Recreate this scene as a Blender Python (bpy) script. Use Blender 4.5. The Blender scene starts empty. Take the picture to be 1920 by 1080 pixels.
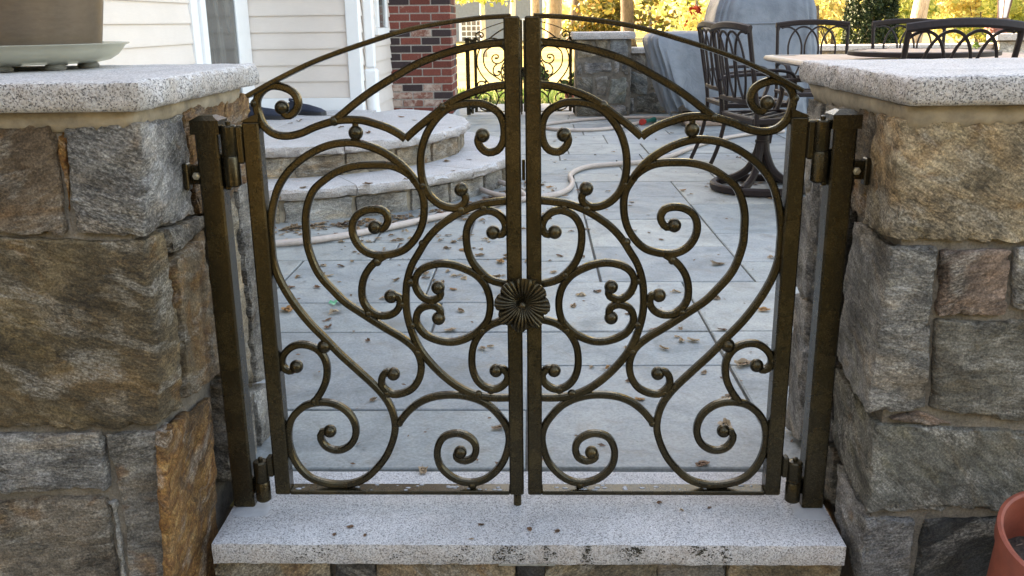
import bpy, bmesh, math, random
import numpy as np
from mathutils import Vector, Matrix, noise
R = math.radians
scene = bpy.context.scene
C = scene.collection

# ------------------------------------------------------------------ camera, sky, sun, exposure
cam_data = bpy.data.cameras.new('camera')
cam = bpy.data.objects.new('camera', cam_data); C.objects.link(cam)
cam_data.sensor_width = 36.0
cam_data.lens = 1724.838 / 1920 * 36.0
cam_data.clip_start = 0.02; cam_data.clip_end = 1500
PITCH, ROLL, YAW = R(16.18267618), R(-0.69587201), R(1.60134219)
_r = Vector((1, 0, 0)); _f = Vector((0, math.cos(PITCH), -math.sin(PITCH))); _u = Vector((0, math.sin(PITCH), math.cos(PITCH)))
_r2 = _r * math.cos(ROLL) + _u * math.sin(ROLL); _u2 = -_r * math.sin(ROLL) + _u * math.cos(ROLL)
_M = Matrix.Rotation(YAW, 3, 'Z')
_r2, _u2, _f2 = _M @ _r2, _M @ _u2, _M @ _f
m = Matrix((( _r2.x, _u2.x, -_f2.x, 0.02476), (_r2.y, _u2.y, -_f2.y, -1.77559), (_r2.z, _u2.z, -_f2.z, 1.001), (0, 0, 0, 1)))
cam.matrix_world = m
scene.camera = cam
cam_data.dof.use_dof = False

SUN_TO = Vector((-0.80, 0.55, 0.46)).normalized()
world = bpy.data.worlds.new('World'); scene.world = world; world.use_nodes = True
wn = world.node_tree.nodes; wl = world.node_tree.links
bg = wn['Background']; bg.inputs['Strength'].default_value = 0.15
sky = wn.new('ShaderNodeTexSky'); sky.sky_type = 'NISHITA'; sky.sun_disc = False
sky.sun_elevation = math.asin(SUN_TO.z); sky.sun_rotation = math.atan2(SUN_TO.x, SUN_TO.y)
sky.air_density = 1.0; sky.dust_density = 3.0; sky.ozone_density = 0.6
wl.new(sky.outputs[0], bg.inputs['Color'])
sun_d = bpy.data.lights.new('sun', 'SUN'); sun_d.energy = 4.6; sun_d.angle = R(0.5); sun_d.color = (1.0, 0.90, 0.74)
sun = bpy.data.objects.new('sun', sun_d); C.objects.link(sun)
sun.rotation_euler = SUN_TO.to_track_quat('Z', 'Y').to_euler()
sun.location = (-20, 14, 12)
vs = scene.view_settings
vs.view_transform = 'Standard'; vs.look = 'None'; vs.gamma = 1.0; vs.use_curve_mapping = False
vs.exposure = 3.1
vs.use_white_balance = True; vs.white_balance_temperature = 8600; vs.white_balance_tint = 14
scene.cycles.max_bounces = 8; scene.cycles.diffuse_bounces = 4
scene.cycles.use_adaptive_sampling = True
try: scene.cycles.use_denoising = True
except Exception: pass

rng = random.Random(7)

# ------------------------------------------------------------------ node helpers and materials
class NT:
    def __init__(s, name):
        s.m = bpy.data.materials.new(name); s.m.use_nodes = True
        s.t = s.m.node_tree; s.n = s.t.nodes; s.l = s.t.links
        s.b = s.n['Principled BSDF']
    def node(s, typ, **kw):
        n = s.n.new(typ)
        for k, v in kw.items():
            if k in n.inputs if isinstance(k, str) else False: n.inputs[k].default_value = v
            else: setattr(n, k, v)
        return n
    def link(s, a, b): s.l.new(a, b)
    def coords(s, scale=(1, 1, 1), rnd=True, which='Object', rot=None):
        tc = s.node('ShaderNodeTexCoord'); mp = s.node('ShaderNodeMapping')
        mp.inputs['Scale'].default_value = scale
        if rot: mp.inputs['Rotation'].default_value = rot
        s.link(tc.outputs[which], mp.inputs['Vector'])
        if rnd:
            oi = s.node('ShaderNodeObjectInfo')
            mul = s.node('ShaderNodeMath', operation='MULTIPLY'); mul.inputs[1].default_value = 57.0
            s.link(oi.outputs['Random'], mul.inputs[0]); s.link(mul.outputs[0], mp.inputs['Location'])
        return mp.outputs[0]
    def noise(s, vec, scale, detail=4, rough=0.6, dist=0.0):
        n = s.node('ShaderNodeTexNoise'); n.inputs['Scale'].default_value = scale
        n.inputs['Detail'].default_value = detail; n.inputs['Roughness'].default_value = rough
        n.inputs['Distortion'].default_value = dist
        if vec is not None: s.link(vec, n.inputs['Vector'])
        return n
    def ramp(s, fac, stops, interp='LINEAR'):
        r = s.node('ShaderNodeValToRGB'); r.color_ramp.interpolation = interp
        e = r.color_ramp.elements
        while len(e) < len(stops): e.new(0.5)
        for el, (p, c) in zip(e, stops):
            el.position = p; el.color = c if len(c) == 4 else (*c, 1)
        s.link(fac, r.inputs[0]); return r.outputs[0]
    def mix(s, a, b, fac, mode='MIX'):
        x = s.node('ShaderNodeMix', data_type='RGBA', blend_type=mode)
        x.inputs[0].default_value = fac if isinstance(fac, (int, float)) else 0.5
        if not isinstance(fac, (int, float)): s.link(fac, x.inputs[0])
        for k, v in ((6, a), (7, b)):
            if isinstance(v, tuple): x.inputs[k].default_value = v if len(v) == 4 else (*v, 1)
            else: s.link(v, x.inputs[k])
        return x.outputs[2]
    def bump(s, h, strength, dist=0.01, prev=None):
        b = s.node('ShaderNodeBump'); b.inputs['Strength'].default_value = strength; b.inputs['Distance'].default_value = dist
        s.link(h, b.inputs['Height'])
        if prev is not None: s.link(prev, b.inputs['Normal'])
        return b.outputs[0]
    def done(s, col=None, rough=0.7, metal=0.0, normal=None, spec=0.5):
        if col is not None:
            if isinstance(col, tuple): s.b.inputs['Base Color'].default_value = (*col, 1)
            else: s.link(col, s.b.inputs['Base Color'])
        if isinstance(rough, (int, float)): s.b.inputs['Roughness'].default_value = rough
        else: s.link(rough, s.b.inputs['Roughness'])
        s.b.inputs['Metallic'].default_value = metal
        s.b.inputs['Specular IOR Level'].default_value = spec
        if normal is not None: s.link(normal, s.b.inputs['Normal'])
        return s.m

def G(v): return (v, v, v, 1)

def mat_fieldstone():
    t = NT('split_fieldstone')
    oi = t.node('ShaderNodeObjectInfo'); tc = t.node('ShaderNodeTexCoord')
    # strata lie at a different tilt in every stone
    rot = t.node('ShaderNodeVectorRotate', rotation_type='EULER_XYZ')
    m0 = t.node('ShaderNodeMath', operation='SUBTRACT'); m0.inputs[1].default_value = 0.5
    m1 = t.node('ShaderNodeMath', operation='MULTIPLY'); m1.inputs[1].default_value = 1.5
    t.link(oi.outputs['Random'], m0.inputs[0]); t.link(m0.outputs[0], m1.inputs[0])
    cx = t.node('ShaderNodeCombineXYZ'); t.link(m1.outputs[0], cx.inputs['Y']); t.link(m1.outputs[0], cx.inputs['X'])
    t.link(tc.outputs['Object'], rot.inputs['Vector']); t.link(cx.outputs[0], rot.inputs['Rotation'])
    off = t.node('ShaderNodeVectorMath', operation='ADD')
    mm = t.node('ShaderNodeMath', operation='MULTIPLY'); mm.inputs[1].default_value = 91.0
    t.link(oi.outputs['Random'], mm.inputs[0]); t.link(rot.outputs[0], off.inputs[0]); t.link(mm.outputs[0], off.inputs[1])
    v = off.outputs[0]
    st = t.node('ShaderNodeMapping'); st.inputs['Scale'].default_value = (1, 1, 3.2); t.link(v, st.inputs['Vector'])
    vs_ = st.outputs[0]
    base = t.mix(oi.outputs['Color'], (1.01, 0.985, 0.975), 1.0, 'MULTIPLY')
    st2 = t.node('ShaderNodeMapping'); st2.inputs['Scale'].default_value = (1, 1, 3.0); t.link(v, st2.inputs['Vector'])
    vl = st2.outputs[0]
    big = t.noise(v, 7.0, 4, 0.55, 0.6); big2 = t.noise(vs_, 4.5, 4, 0.55, 0.8); mid = t.noise(vs_, 24, 6, 0.65, 0.4)
    streak = t.noise(vl, 30, 7, 0.70, 0.25); fine = t.noise(vl, 95, 5, 0.72, 0.1); gr = t.noise(v, 240, 3, 0.7)
    col = t.mix(base, t.ramp(big.outputs['Fac'], [(0.32, G(0.62)), (0.5, G(1.0)), (0.68, G(1.45))]), 1.0, 'MULTIPLY')
    f7 = t.node('ShaderNodeMath', operation='MULTIPLY'); f7.inputs[1].default_value = 7.31; t.link(oi.outputs['Random'], f7.inputs[0])
    f8 = t.node('ShaderNodeMath', operation='FRACT'); t.link(f7.outputs[0], f8.inputs[0])
    f9 = t.node('ShaderNodeMath', operation='MULTIPLY_ADD'); f9.inputs[1].default_value = 0.75; f9.inputs[2].default_value = 0.12; t.link(f8.outputs[0], f9.inputs[0]); samt = f9.outputs[0]
    # drift of hue: warm brown, olive, cool grey
    col = t.mix(col, t.ramp(big2.outputs['Fac'], [(0.34, (1.12, 0.99, 0.84)), (0.46, (1.0, 1.0, 1.0)), (0.58, (0.97, 0.99, 1.02)), (0.68, (1.03, 1.01, 0.90))]), 1.0, 'MULTIPLY')
    col = t.mix(col, t.ramp(mid.outputs['Fac'], [(0.30, G(0.62)), (0.5, G(1.0)), (0.70, G(1.42))]), 1.0, 'MULTIPLY')
    col = t.mix(col, t.ramp(streak.outputs['Fac'], [(0.30, G(0.65)), (0.46, G(0.96)), (0.56, G(1.05)), (0.70, G(1.45))]), samt, 'MULTIPLY')
    # iron staining: its amount is the alpha of the stone's own colour
    al = t.node('ShaderNodeMath', operation='ADD'); t.link(t.noise(v, 7, 5, 0.55, 1.4).outputs['Fac'], al.inputs[0]); t.link(oi.outputs['Alpha'], al.inputs[1])
    rustm = t.ramp(al.outputs[0], [(0.65, G(0)), (0.72, G(0.45)), (0.90, G(0.85))])
    rust = t.ramp(streak.outputs['Fac'], [(0.30, (0.060, 0.023, 0.008)), (0.44, (0.17, 0.068, 0.018)), (0.56, (0.27, 0.135, 0.036)), (0.70, (0.40, 0.27, 0.12))])
    col = t.mix(col, rust, rustm)
    # dark weathering and pale bruises come in drifts, streaked along the grain
    dsel = t.noise(v, 5.0, 4, 0.55, 1.0)
    dm = t.node('ShaderNodeMath', operation='MULTIPLY')
    t.link(t.ramp(dsel.outputs['Fac'], [(0.40, G(1)), (0.54, G(0))]), dm.inputs[0]); t.link(t.ramp(fine.outputs['Fac'], [(0.40, G(0.75)), (0.60, G(0.25))]), dm.inputs[1])
    col = t.mix(col, (0.028, 0.023, 0.018), dm.outputs[0])
    psel = t.noise(vs_, 5.5, 4, 0.55, 1.3)
    pm = t.node('ShaderNodeMath', operation='MULTIPLY')
    t.link(t.ramp(psel.outputs['Fac'], [(0.50, G(0)), (0.64, G(1))]), pm.inputs[0]); t.link(t.ramp(fine.outputs['Fac'], [(0.40, G(0.10)), (0.62, G(0.62))]), pm.inputs[1])
    col = t.mix(col, (0.40, 0.37, 0.32), pm.outputs[0])
    col = t.mix(col, t.ramp(fine.outputs['Fac'], [(0.30, G(0.62)), (0.5, G(1.0)), (0.70, G(1.5))]), samt, 'MULTIPLY')
    col = t.mix(col, t.ramp(gr.outputs['Fac'], [(0.34, G(0.52)), (0.5, G(1.0)), (0.66, G(1.65))]), 0.9, 'MULTIPLY')
    n1 = t.bump(mid.outputs['Fac'], 0.8, 0.018)
    n2 = t.bump(streak.outputs['Fac'], 0.6, 0.008, n1)
    n3 = t.bump(fine.outputs['Fac'], 0.8, 0.004, n2)
    n4 = t.bump(gr.outputs['Fac'], 0.6, 0.002, n3)
    return t.done(col, 0.82, 0, n4, 0.3)

def mat_granite(name, base=(0.50, 0.48, 0.47), warm=0.25, scale=1.0, chip=0.0, black=0.8, dirt=0.0):
    t = NT(name)
    v = t.coords()
    n = t.noise(v, 230 * scale, 4, 0.70)
    col = t.ramp(n.outputs['Fac'], [(0.30, (0.11, 0.11, 0.112)), (0.42, tuple(b * 0.70 for b in base)), (0.5, base), (0.62, tuple(min(b * 1.20, .76) for b in base))])
    for sc_, ch_, lo, amt, c_ in ((430, 0, 0.80, black, (0.050, 0.050, 0.055)), (250, 1, 0.91, black * 0.9, (0.075, 0.073, 0.075)), (400, 2, 0.74, 0.45, (0.70, 0.68, 0.66))):
        vo = t.node('ShaderNodeTexVoronoi'); vo.inputs['Scale'].default_value = sc_ * scale; t.link(v, vo.inputs['Vector'])
        sp = t.node('ShaderNodeSeparateColor'); t.link(vo.outputs['Color'], sp.inputs[0])
        col = t.mix(col, c_, t.ramp(sp.outputs[ch_], [(lo, G(0)), (lo + 0.07, G(amt))]))
    pk = t.noise(v, 11, 6, 0.68, 0.6)
    col = t.mix(col, (0.50, 0.38, 0.29), t.ramp(pk.outputs['Fac'], [(0.42, G(0)), (0.75, G(warm))]))
    cl = t.noise(v, 4.5, 5, 0.65, 0.8)
    col = t.mix(col, t.ramp(cl.outputs['Fac'], [(0.3, G(0.84)), (0.55, G(1.0)), (0.7, G(1.06))]), 1.0, 'MULTIPLY')
    if dirt:
        d = t.noise(v, 18, 8, 0.75, 0.5)
        col = t.mix(col, (0.10, 0.085, 0.065), t.ramp(d.outputs['Fac'], [(0.53, G(0)), (0.70, G(dirt))]))
    n2 = t.noise(v, 110, 5, 0.7)
    nb = t.bump(n2.outputs['Fac'], 0.35, 0.003)
    if chip:
        n3 = t.noise(v, 36, 7, 0.72); nb = t.bump(n3.outputs['Fac'], chip, 0.012, nb)
    return t.done(col, 0.72, 0, nb, 0.35)

def mat_mortar():
    t = NT('mortar'); v = t.coords()
    n = t.noise(v, 16, 5, 0.65); g = t.noise(v, 260, 2, 0.7)
    col = t.ramp(n.outputs['Fac'], [(0.3, (0.095, 0.082, 0.066)), (0.7, (0.24, 0.205, 0.165))])
    col = t.mix(col, t.ramp(g.outputs['Fac'], [(0.3, G(0.7)), (0.7, G(1.25))]), 1.0, 'MULTIPLY')
    nb = t.bump(g.outputs['Fac'], 0.5, 0.002); nb = t.bump(n.outputs['Fac'], 0.5, 0.012, nb)
    return t.done(col, 0.92, 0, nb, 0.2)

def mat_bronze():
    t = NT('hammered_bronze_paint'); v = t.coords(rnd=False)
    vo = t.noise(v, 420, 2, 0.5); n = t.noise(v, 14, 5, 0.6); sp = t.noise(v, 800, 1, 0.5)
    col = t.ramp(vo.outputs['Fac'], [(0.36, (0.030, 0.0235, 0.0135)), (0.52, (0.046, 0.036, 0.0210)), (0.66, (0.082, 0.065, 0.038))])
    col = t.mix(col, (0.15, 0.108, 0.050), t.ramp(n.outputs['Fac'], [(0.50, G(0)), (0.78, G(0.45))]))
    col = t.mix(col, (0.19, 0.145, 0.075), t.ramp(sp.outputs['Fac'], [(0.66, G(0)), (0.78, G(0.4))]))
    nb = t.bump(vo.outputs['Fac'], 0.20, 0.0012)
    rr = t.ramp(n.outputs['Fac'], [(0.3, G(0.20)), (0.7, G(0.33))])
    return t.done(col, rr, 0.80, nb, 0.35)

def mat_bluestone():
    t = NT('bluestone'); v = t.coords()
    oi = t.node('ShaderNodeObjectInfo')
    n = t.noise(v, 4.5, 7, 0.68, 0.6); f = t.noise(v, 120, 4, 0.7); b = t.noise(v, 11, 5, 0.65, 0.8)
    col = t.ramp(n.outputs['Fac'], [(0.30, (0.172, 0.190, 0.192)), (0.48, (0.265, 0.286, 0.288)), (0.70, (0.355, 0.368, 0.355))])
    col = t.mix(col, (0.30, 0.26, 0.20), t.ramp(b.outputs['Fac'], [(0.60, G(0)), (0.80, G(0.40))]))
    # dirt and damp patches
    col = t.mix(col, (0.12, 0.115, 0.10), t.ramp(b.outputs['Fac'], [(0.30, G(0.60)), (0.43, G(0.12)), (0.50, G(0))]))
    sp_ = t.noise(v, 55, 6, 0.75)
    col = t.mix(col, (0.13, 0.115, 0.09), t.ramp(sp_.outputs['Fac'], [(0.60, G(0)), (0.68, G(0.5))]))
    tone = t.ramp(oi.outputs['Random'], [(0.0, (0.72, 0.75, 0.78)), (0.25, (0.98, 0.98, 0.98)), (0.5, (0.86, 0.90, 0.92)), (0.75, (1.05, 1.02, 0.96)), (1.0, (1.14, 1.12, 1.10))])
    col = t.mix(col, tone, 1.0, 'MULTIPLY')
    col = t.mix(col, t.ramp(f.outputs['Fac'], [(0.3, G(0.75)), (0.7, G(1.22))]), 1.0, 'MULTIPLY')
    nb = t.bump(f.outputs['Fac'], 0.25, 0.002); nb = t.bump(b.outputs['Fac'], 0.35, 0.01, nb)
    rr = t.ramp(b.outputs['Fac'], [(0.3, G(0.42)), (0.6, G(0.68))])
    return t.done(col, rr, 0, nb, 0.4)

def mat_simple(name, col, rough=0.6, metal=0.0, nscale=30, var=0.2, bump=0.1, dist=0.004, spec=0.5, objcol=False, detail=4):
    t = NT(name); v = t.coords()
    n = t.noise(v, nscale, detail, 0.62)
    if objcol:
        oi = t.node('ShaderNodeObjectInfo'); base = oi.outputs['Color']
    else: base = tuple(col)
    c = t.mix(base, t.ramp(n.outputs['Fac'], [(0.3, G(1 - var)), (0.7, G(1 + var))]), 1.0, 'MULTIPLY')
    return t.done(c, rough, metal, t.bump(n.outputs['Fac'], bump, dist) if bump else None, spec)

def mat_siding():
    t = NT('cream_vinyl_siding'); v = t.coords((0.6, 0.6, 9))
    n = t.noise(v, 30, 4, 0.6); g = t.noise(t.coords(), 3, 4, 0.6)
    c = t.ramp(g.outputs['Fac'], [(0.3, (0.665, 0.585, 0.52)), (0.7, (0.715, 0.635, 0.57))])
    c = t.mix(c, t.ramp(n.outputs['Fac'], [(0.3, G(0.97)), (0.7, G(1.03))]), 1.0, 'MULTIPLY')
    return t.done(c, 0.5, 0, t.bump(n.outputs['Fac'], 0.12, 0.002), 0.35)

def mat_brick():
    t = NT('old_brick'); v = t.coords()
    oi = t.node('ShaderNodeObjectInfo')
    n = t.noise(v, 14, 6, 0.7, 0.5); f = t.noise(v, 90, 4, 0.7)
    c = t.mix(oi.outputs['Color'], t.ramp(f.outputs['Fac'], [(0.3, G(0.7)), (0.7, G(1.3))]), 1.0, 'MULTIPLY')
    al = t.node('ShaderNodeMath', operation='ADD'); t.link(n.outputs['Fac'], al.inputs[0]); t.link(oi.outputs['Alpha'], al.inputs[1])
    c = t.mix(c, (0.50, 0.40, 0.33), t.ramp(al.outputs[0], [(0.78, G(0)), (0.95, G(0.8))]))
    nb = t.bump(f.outputs['Fac'], 0.5, 0.003); nb = t.bump(n.outputs['Fac'], 0.4, 0.006, nb)
    return t.done(c, 0.85, 0, nb, 0.25)

def mat_leaf(name, stops, trans=0.45):
    t = NT(name)
    g = t.node('ShaderNodeNewGeometry'); oi = t.node('ShaderNodeObjectInfo')
    ad = t.node('ShaderNodeMath', operation='ADD'); t.link(g.outputs['Random Per Island'], ad.inputs[0])
    t.link(oi.outputs['Random'], ad.inputs[1])
    fr = t.node('ShaderNodeMath', operation='FRACT'); t.link(ad.outputs[0], fr.inputs[0])
    c = t.ramp(fr.outputs[0], stops)
    n = t.noise(t.coords(), 40, 3, 0.6)
    c = t.mix(c, t.ramp(n.outputs['Fac'], [(0.3, G(0.75)), (0.7, G(1.2))]), 1.0, 'MULTIPLY')
    m = t.done(c, 0.6, 0, None, 0.3)
    if trans:
        tr = t.node('ShaderNodeBsdfTranslucent'); t.link(c, tr.inputs['Color'])
        mx = t.node('ShaderNodeMixShader'); mx.inputs[0].default_value = trans
        out = t.n['Material Output']
        t.link(t.b.outputs[0], mx.inputs[1]); t.link(tr.outputs[0], mx.inputs[2]); t.link(mx.outputs[0], out.inputs['Surface'])
    return m

def mat_bark(name, a, b):
    t = NT(name); v = t.coords((1, 1, 0.22))
    n = t.noise(v, 34, 6, 0.7, 0.6); g = t.noise(v, 5, 4, 0.6)
    c = t.ramp(n.outputs['Fac'], [(0.32, a), (0.62, b)])
    c = t.mix(c, t.ramp(g.outputs['Fac'], [(0.3, G(0.75)), (0.7, G(1.25))]), 1.0, 'MULTIPLY')
    return t.done(c, 0.9, 0, t.bump(n.outputs['Fac'], 0.9, 0.03), 0.2)

M = dict(
    stone=mat_fieldstone(), mortar=mat_mortar(),
    cap=mat_granite('cap_granite', (0.51, 0.485, 0.47), 0.22, 1.05, 0.0, 0.55, 0.16),
    capface=mat_granite('rock_faced_granite', (0.52, 0.48, 0.45), 0.38, 1.05, 0.9, 0.9, 0.26),
    sill=mat_granite('threshold_granite', (0.49, 0.49, 0.495), 0.10, 1.25, 0.0, 0.62, 0.22),
    sillface=mat_granite('threshold_edge_granite', (0.42, 0.395, 0.375), 0.38, 1.2, 0.4, 0.75, 0.55),
    tread=mat_granite('tread_granite', (0.50, 0.485, 0.48), 0.18, 1.0, 0.0, 0.5, 0.12),
    treadface=mat_granite('tread_edge_granite', (0.44, 0.395, 0.365), 0.45, 1.0, 0.9, 0.55, 0.4),
    bronze=mat_bronze(), blue=mat_bluestone(), siding=mat_siding(), brick=mat_brick(),
    white=mat_simple('white_trim_paint', (0.78, 0.78, 0.77), 0.4, nscale=6, var=0.03, bump=0.02),
    joint=mat_simple('joint_sand', (0.13, 0.12, 0.105), 0.95, nscale=80, var=0.35, bump=0.4),
    bmortar=mat_simple('brick_mortar', (0.31, 0.275, 0.24), 0.95, nscale=70, var=0.25, bump=0.4),
    iron=mat_simple('dark_cast_aluminium', (0.020, 0.0125, 0.0115), 0.55, 0.0, nscale=90, var=0.25, bump=0.08, spec=0.25),
    tile=mat_simple('tan_tile', (0.42, 0.30, 0.24), 0.5, nscale=24, var=0.2, bump=0.05),
    tablerim=mat_simple('table_rim', (0.40, 0.34, 0.30), 0.45, nscale=24, var=0.1, bump=0.05),
    hose=mat_simple('tan_hose_rubber', (0.44, 0.36, 0.31), 0.5, nscale=50, var=0.1, bump=0.05),
    terracotta=mat_simple('terracotta', (0.27, 0.066, 0.038), 0.62, nscale=28, var=0.2, bump=0.12),
    soil=mat_simple('potting_soil', (0.055, 0.040, 0.030), 0.95, nscale=90, var=0.6, bump=0.8, dist=0.01),
    black=mat_simple('black_rubber', (0.018, 0.018, 0.02), 0.6, nscale=90, var=0.2),
    navy=mat_simple('navy_mesh_cloth', (0.020, 0.026, 0.045), 0.8, nscale=160, var=0.5, bump=0.3),
    sealant=mat_simple('grey_sealant', (0.37, 0.375, 0.385), 0.65, nscale=40, var=0.08, bump=0.1),
    steel=mat_simple('zinc_bolt', (0.45, 0.42, 0.35), 0.35, 0.9, nscale=90, var=0.2),
    wood=mat_simple('wood_shim', (0.50, 0.36, 0.20), 0.8, nscale=50, var=0.2),
    roof=mat_simple('grey_shingle', (0.09, 0.09, 0.095), 0.9, nscale=30, var=0.4, bump=0.4),
    greyside=mat_simple('grey_house_siding', (0.20, 0.22, 0.24), 0.7, nscale=8, var=0.12),
    red=mat_simple('red_glaze', (0.42, 0.035, 0.025), 0.35, nscale=20, var=0.12),
    nozzle=mat_simple('green_plastic', (0.02, 0.16, 0.13), 0.35, nscale=40, var=0.1),
    greenbit=mat_simple('green_plastic_scrap', (0.02, 0.30, 0.14), 0.4, nscale=60, var=0.3),
    concrete=mat_simple('pale_concrete', (0.40, 0.39, 0.37), 0.85, nscale=12, var=0.2, bump=0.2),
    bark=mat_bark('grey_bark', (0.055, 0.042, 0.032, 1), (0.20, 0.16, 0.125, 1)),
    palebark=mat_bark('pale_bark', (0.22, 0.16, 0.11, 1), (0.48, 0.38, 0.28, 1)),
    birch=mat_bark('birch_bark', (0.35, 0.32, 0.28, 1), (0.66, 0.62, 0.56, 1)),
)
def mat_pot():
    t = NT('bronze_glazed_pot'); v = t.coords((1, 1, 3))
    n = t.noise(v, 40, 5, 0.65)
    c = t.ramp(n.outputs['Fac'], [(0.3, (0.115, 0.085, 0.060)), (0.7, (0.145, 0.110, 0.080))])
    return t.done(c, 0.36, 0.35, t.bump(n.outputs['Fac'], 0.12, 0.003), 0.5)
M['footplastic'] = mat_simple('tinted_plastic', (0.16, 0.15, 0.125), 0.35, nscale=20, var=0.4, bump=0)
M['pot'] = mat_pot()
M['bed'] = mat_simple('tan_bedding_mortar', (0.30, 0.245, 0.175), 0.92, nscale=26, var=0.35, bump=0.5, dist=0.006, detail=7)
def mat_saucer():
    t = NT('clear_plastic_saucer'); n = t.noise(t.coords(), 12, 4, 0.6)
    c = t.ramp(n.outputs['Fac'], [(0.3, (0.50, 0.50, 0.42)), (0.7, (0.60, 0.60, 0.51))])
    m = t.done(c, 0.28, 0, None, 0.5); tr = t.node('ShaderNodeBsdfTransparent'); tr.inputs['Color'].default_value = (0.93, 0.93, 0.86, 1); mx = t.node('ShaderNodeMixShader'); mx.inputs[0].default_value = 0.5
    t.link(t.b.outputs[0], mx.inputs[1]); t.link(tr.outputs[0], mx.inputs[2]); t.link(mx.outputs[0], t.n['Material Output'].inputs['Surface'])
    return m
M['saucer'] = mat_saucer()
def mat_glass():
    t = NT('dark_window_glass'); v = t.coords((1, 1, 0.15))
    n = t.noise(v, 9, 3, 0.5)
    c = t.ramp(n.outputs['Fac'], [(0.35, (0.035, 0.036, 0.034)), (0.6, (0.11, 0.11, 0.10))])
    return t.done(c, 0.12, 0, None, 0.5)
M['glass'] = mat_glass()
def mat_cover():
    t = NT('grey_grill_cover'); v = t.coords()
    n = t.noise(v, 5, 5, 0.6, 0.6); f = t.noise(v, 300, 2, 0.6)
    c = t.ramp(n.outputs['Fac'], [(0.3, (0.115, 0.132, 0.152)), (0.7, (0.185, 0.203, 0.226))])
    w2 = t.noise(v, 9, 6, 0.6, 2.2); nb = t.bump(n.outputs['Fac'], 0.35, 0.03); nb = t.bump(w2.outputs['Fac'], 0.4, 0.015, nb); nb = t.bump(f.outputs['Fac'], 0.2, 0.001, nb)
    return t.done(c, 0.6, 0, nb, 0.35)
M['cover'] = mat_cover()
def mat_ground(name, stops, scale=0.8, fine=60, rough=0.95):
    t = NT(name); v = t.coords(rnd=False)
    n = t.noise(v, scale, 6, 0.7, 0.6); f = t.noise(v, fine, 4, 0.7)
    c = t.ramp(n.outputs['Fac'], stops)
    c = t.mix(c, t.ramp(f.outputs['Fac'], [(0.3, G(0.55)), (0.7, G(1.4))]), 1.0, 'MULTIPLY')
    return t.done(c, rough, 0, t.bump(f.outputs['Fac'], 0.6, 0.02), 0.2)
M['ground'] = mat_ground('leaf_strewn_ground', [(0.3, (0.11, 0.10, 0.04)), (0.5, (0.25, 0.19, 0.07)), (0.65, (0.34, 0.25, 0.09))], 0.6, 30)
M['lawn'] = mat_ground('leafy_lawn', [(0.25, (0.09, 0.115, 0.03)), (0.42, (0.24, 0.20, 0.07)), (0.65, (0.38, 0.29, 0.11))], 0.5, 25)
M['grass'] = mat_leaf('grass_blade', [(0.0, (0.05, 0.10, 0.02)), (0.5, (0.07, 0.14, 0.03)), (1.0, (0.10, 0.16, 0.035))], 0.3)
M['yellowleaf'] = mat_leaf('yellow_foliage', [(0.0, (0.58, 0.44, 0.14)), (0.35, (0.70, 0.60, 0.26)), (0.7, (0.68, 0.62, 0.28)), (1.0, (0.40, 0.42, 0.12))], 0.62)
M['limeleaf'] = mat_leaf('lime_foliage', [(0.0, (0.20, 0.26, 0.05)), (0.4, (0.42, 0.44, 0.11)), (0.8, (0.58, 0.53, 0.16)), (1.0, (0.26, 0.31, 0.07))], 0.6)
M['oliveleaf'] = mat_leaf('olive_foliage', [(0.0, (0.06, 0.075, 0.02)), (0.5, (0.14, 0.13, 0.035)), (0.85, (0.25, 0.18, 0.04)), (1.0, (0.30, 0.16, 0.04))], 0.35)
M['redleaf'] = mat_leaf('red_foliage', [(0.0, (0.20, 0.02, 0.015)), (1.0, (0.36, 0.05, 0.02))], 0.35)
M['cedar'] = mat_leaf('cedar_foliage', [(0.0, (0.006, 0.015, 0.005)), (0.6, (0.014, 0.031, 0.008)), (1.0, (0.030, 0.052, 0.012))], 0.05)
M['potleaf'] = mat_leaf('pot_plant_leaf', [(0.0, (0.05, 0.10, 0.03)), (1.0, (0.14, 0.20, 0.05))], 0.3)
M['pinkpetal'] = mat_leaf('pink_petal', [(0.0, (0.55, 0.30, 0.27)), (1.0, (0.62, 0.40, 0.36))], 0.4)
M['tanleaf'] = mat_leaf('dry_tan_leaf', [(0.0, (0.16, 0.105, 0.06)), (0.4, (0.30, 0.20, 0.12)), (0.8, (0.38, 0.28, 0.18)), (1.0, (0.11, 0.065, 0.04))], 0.15)
M['brownleaf'] = mat_leaf('dry_brown_leaf', [(0.0, (0.085, 0.05, 0.03)), (0.6, (0.19, 0.10, 0.055)), (1.0, (0.13, 0.08, 0.05))], 0.1)
M['orangeleaf'] = mat_leaf('orange_leaf', [(0.0, (0.30, 0.135, 0.045)), (1.0, (0.36, 0.19, 0.07))], 0.2)

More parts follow.
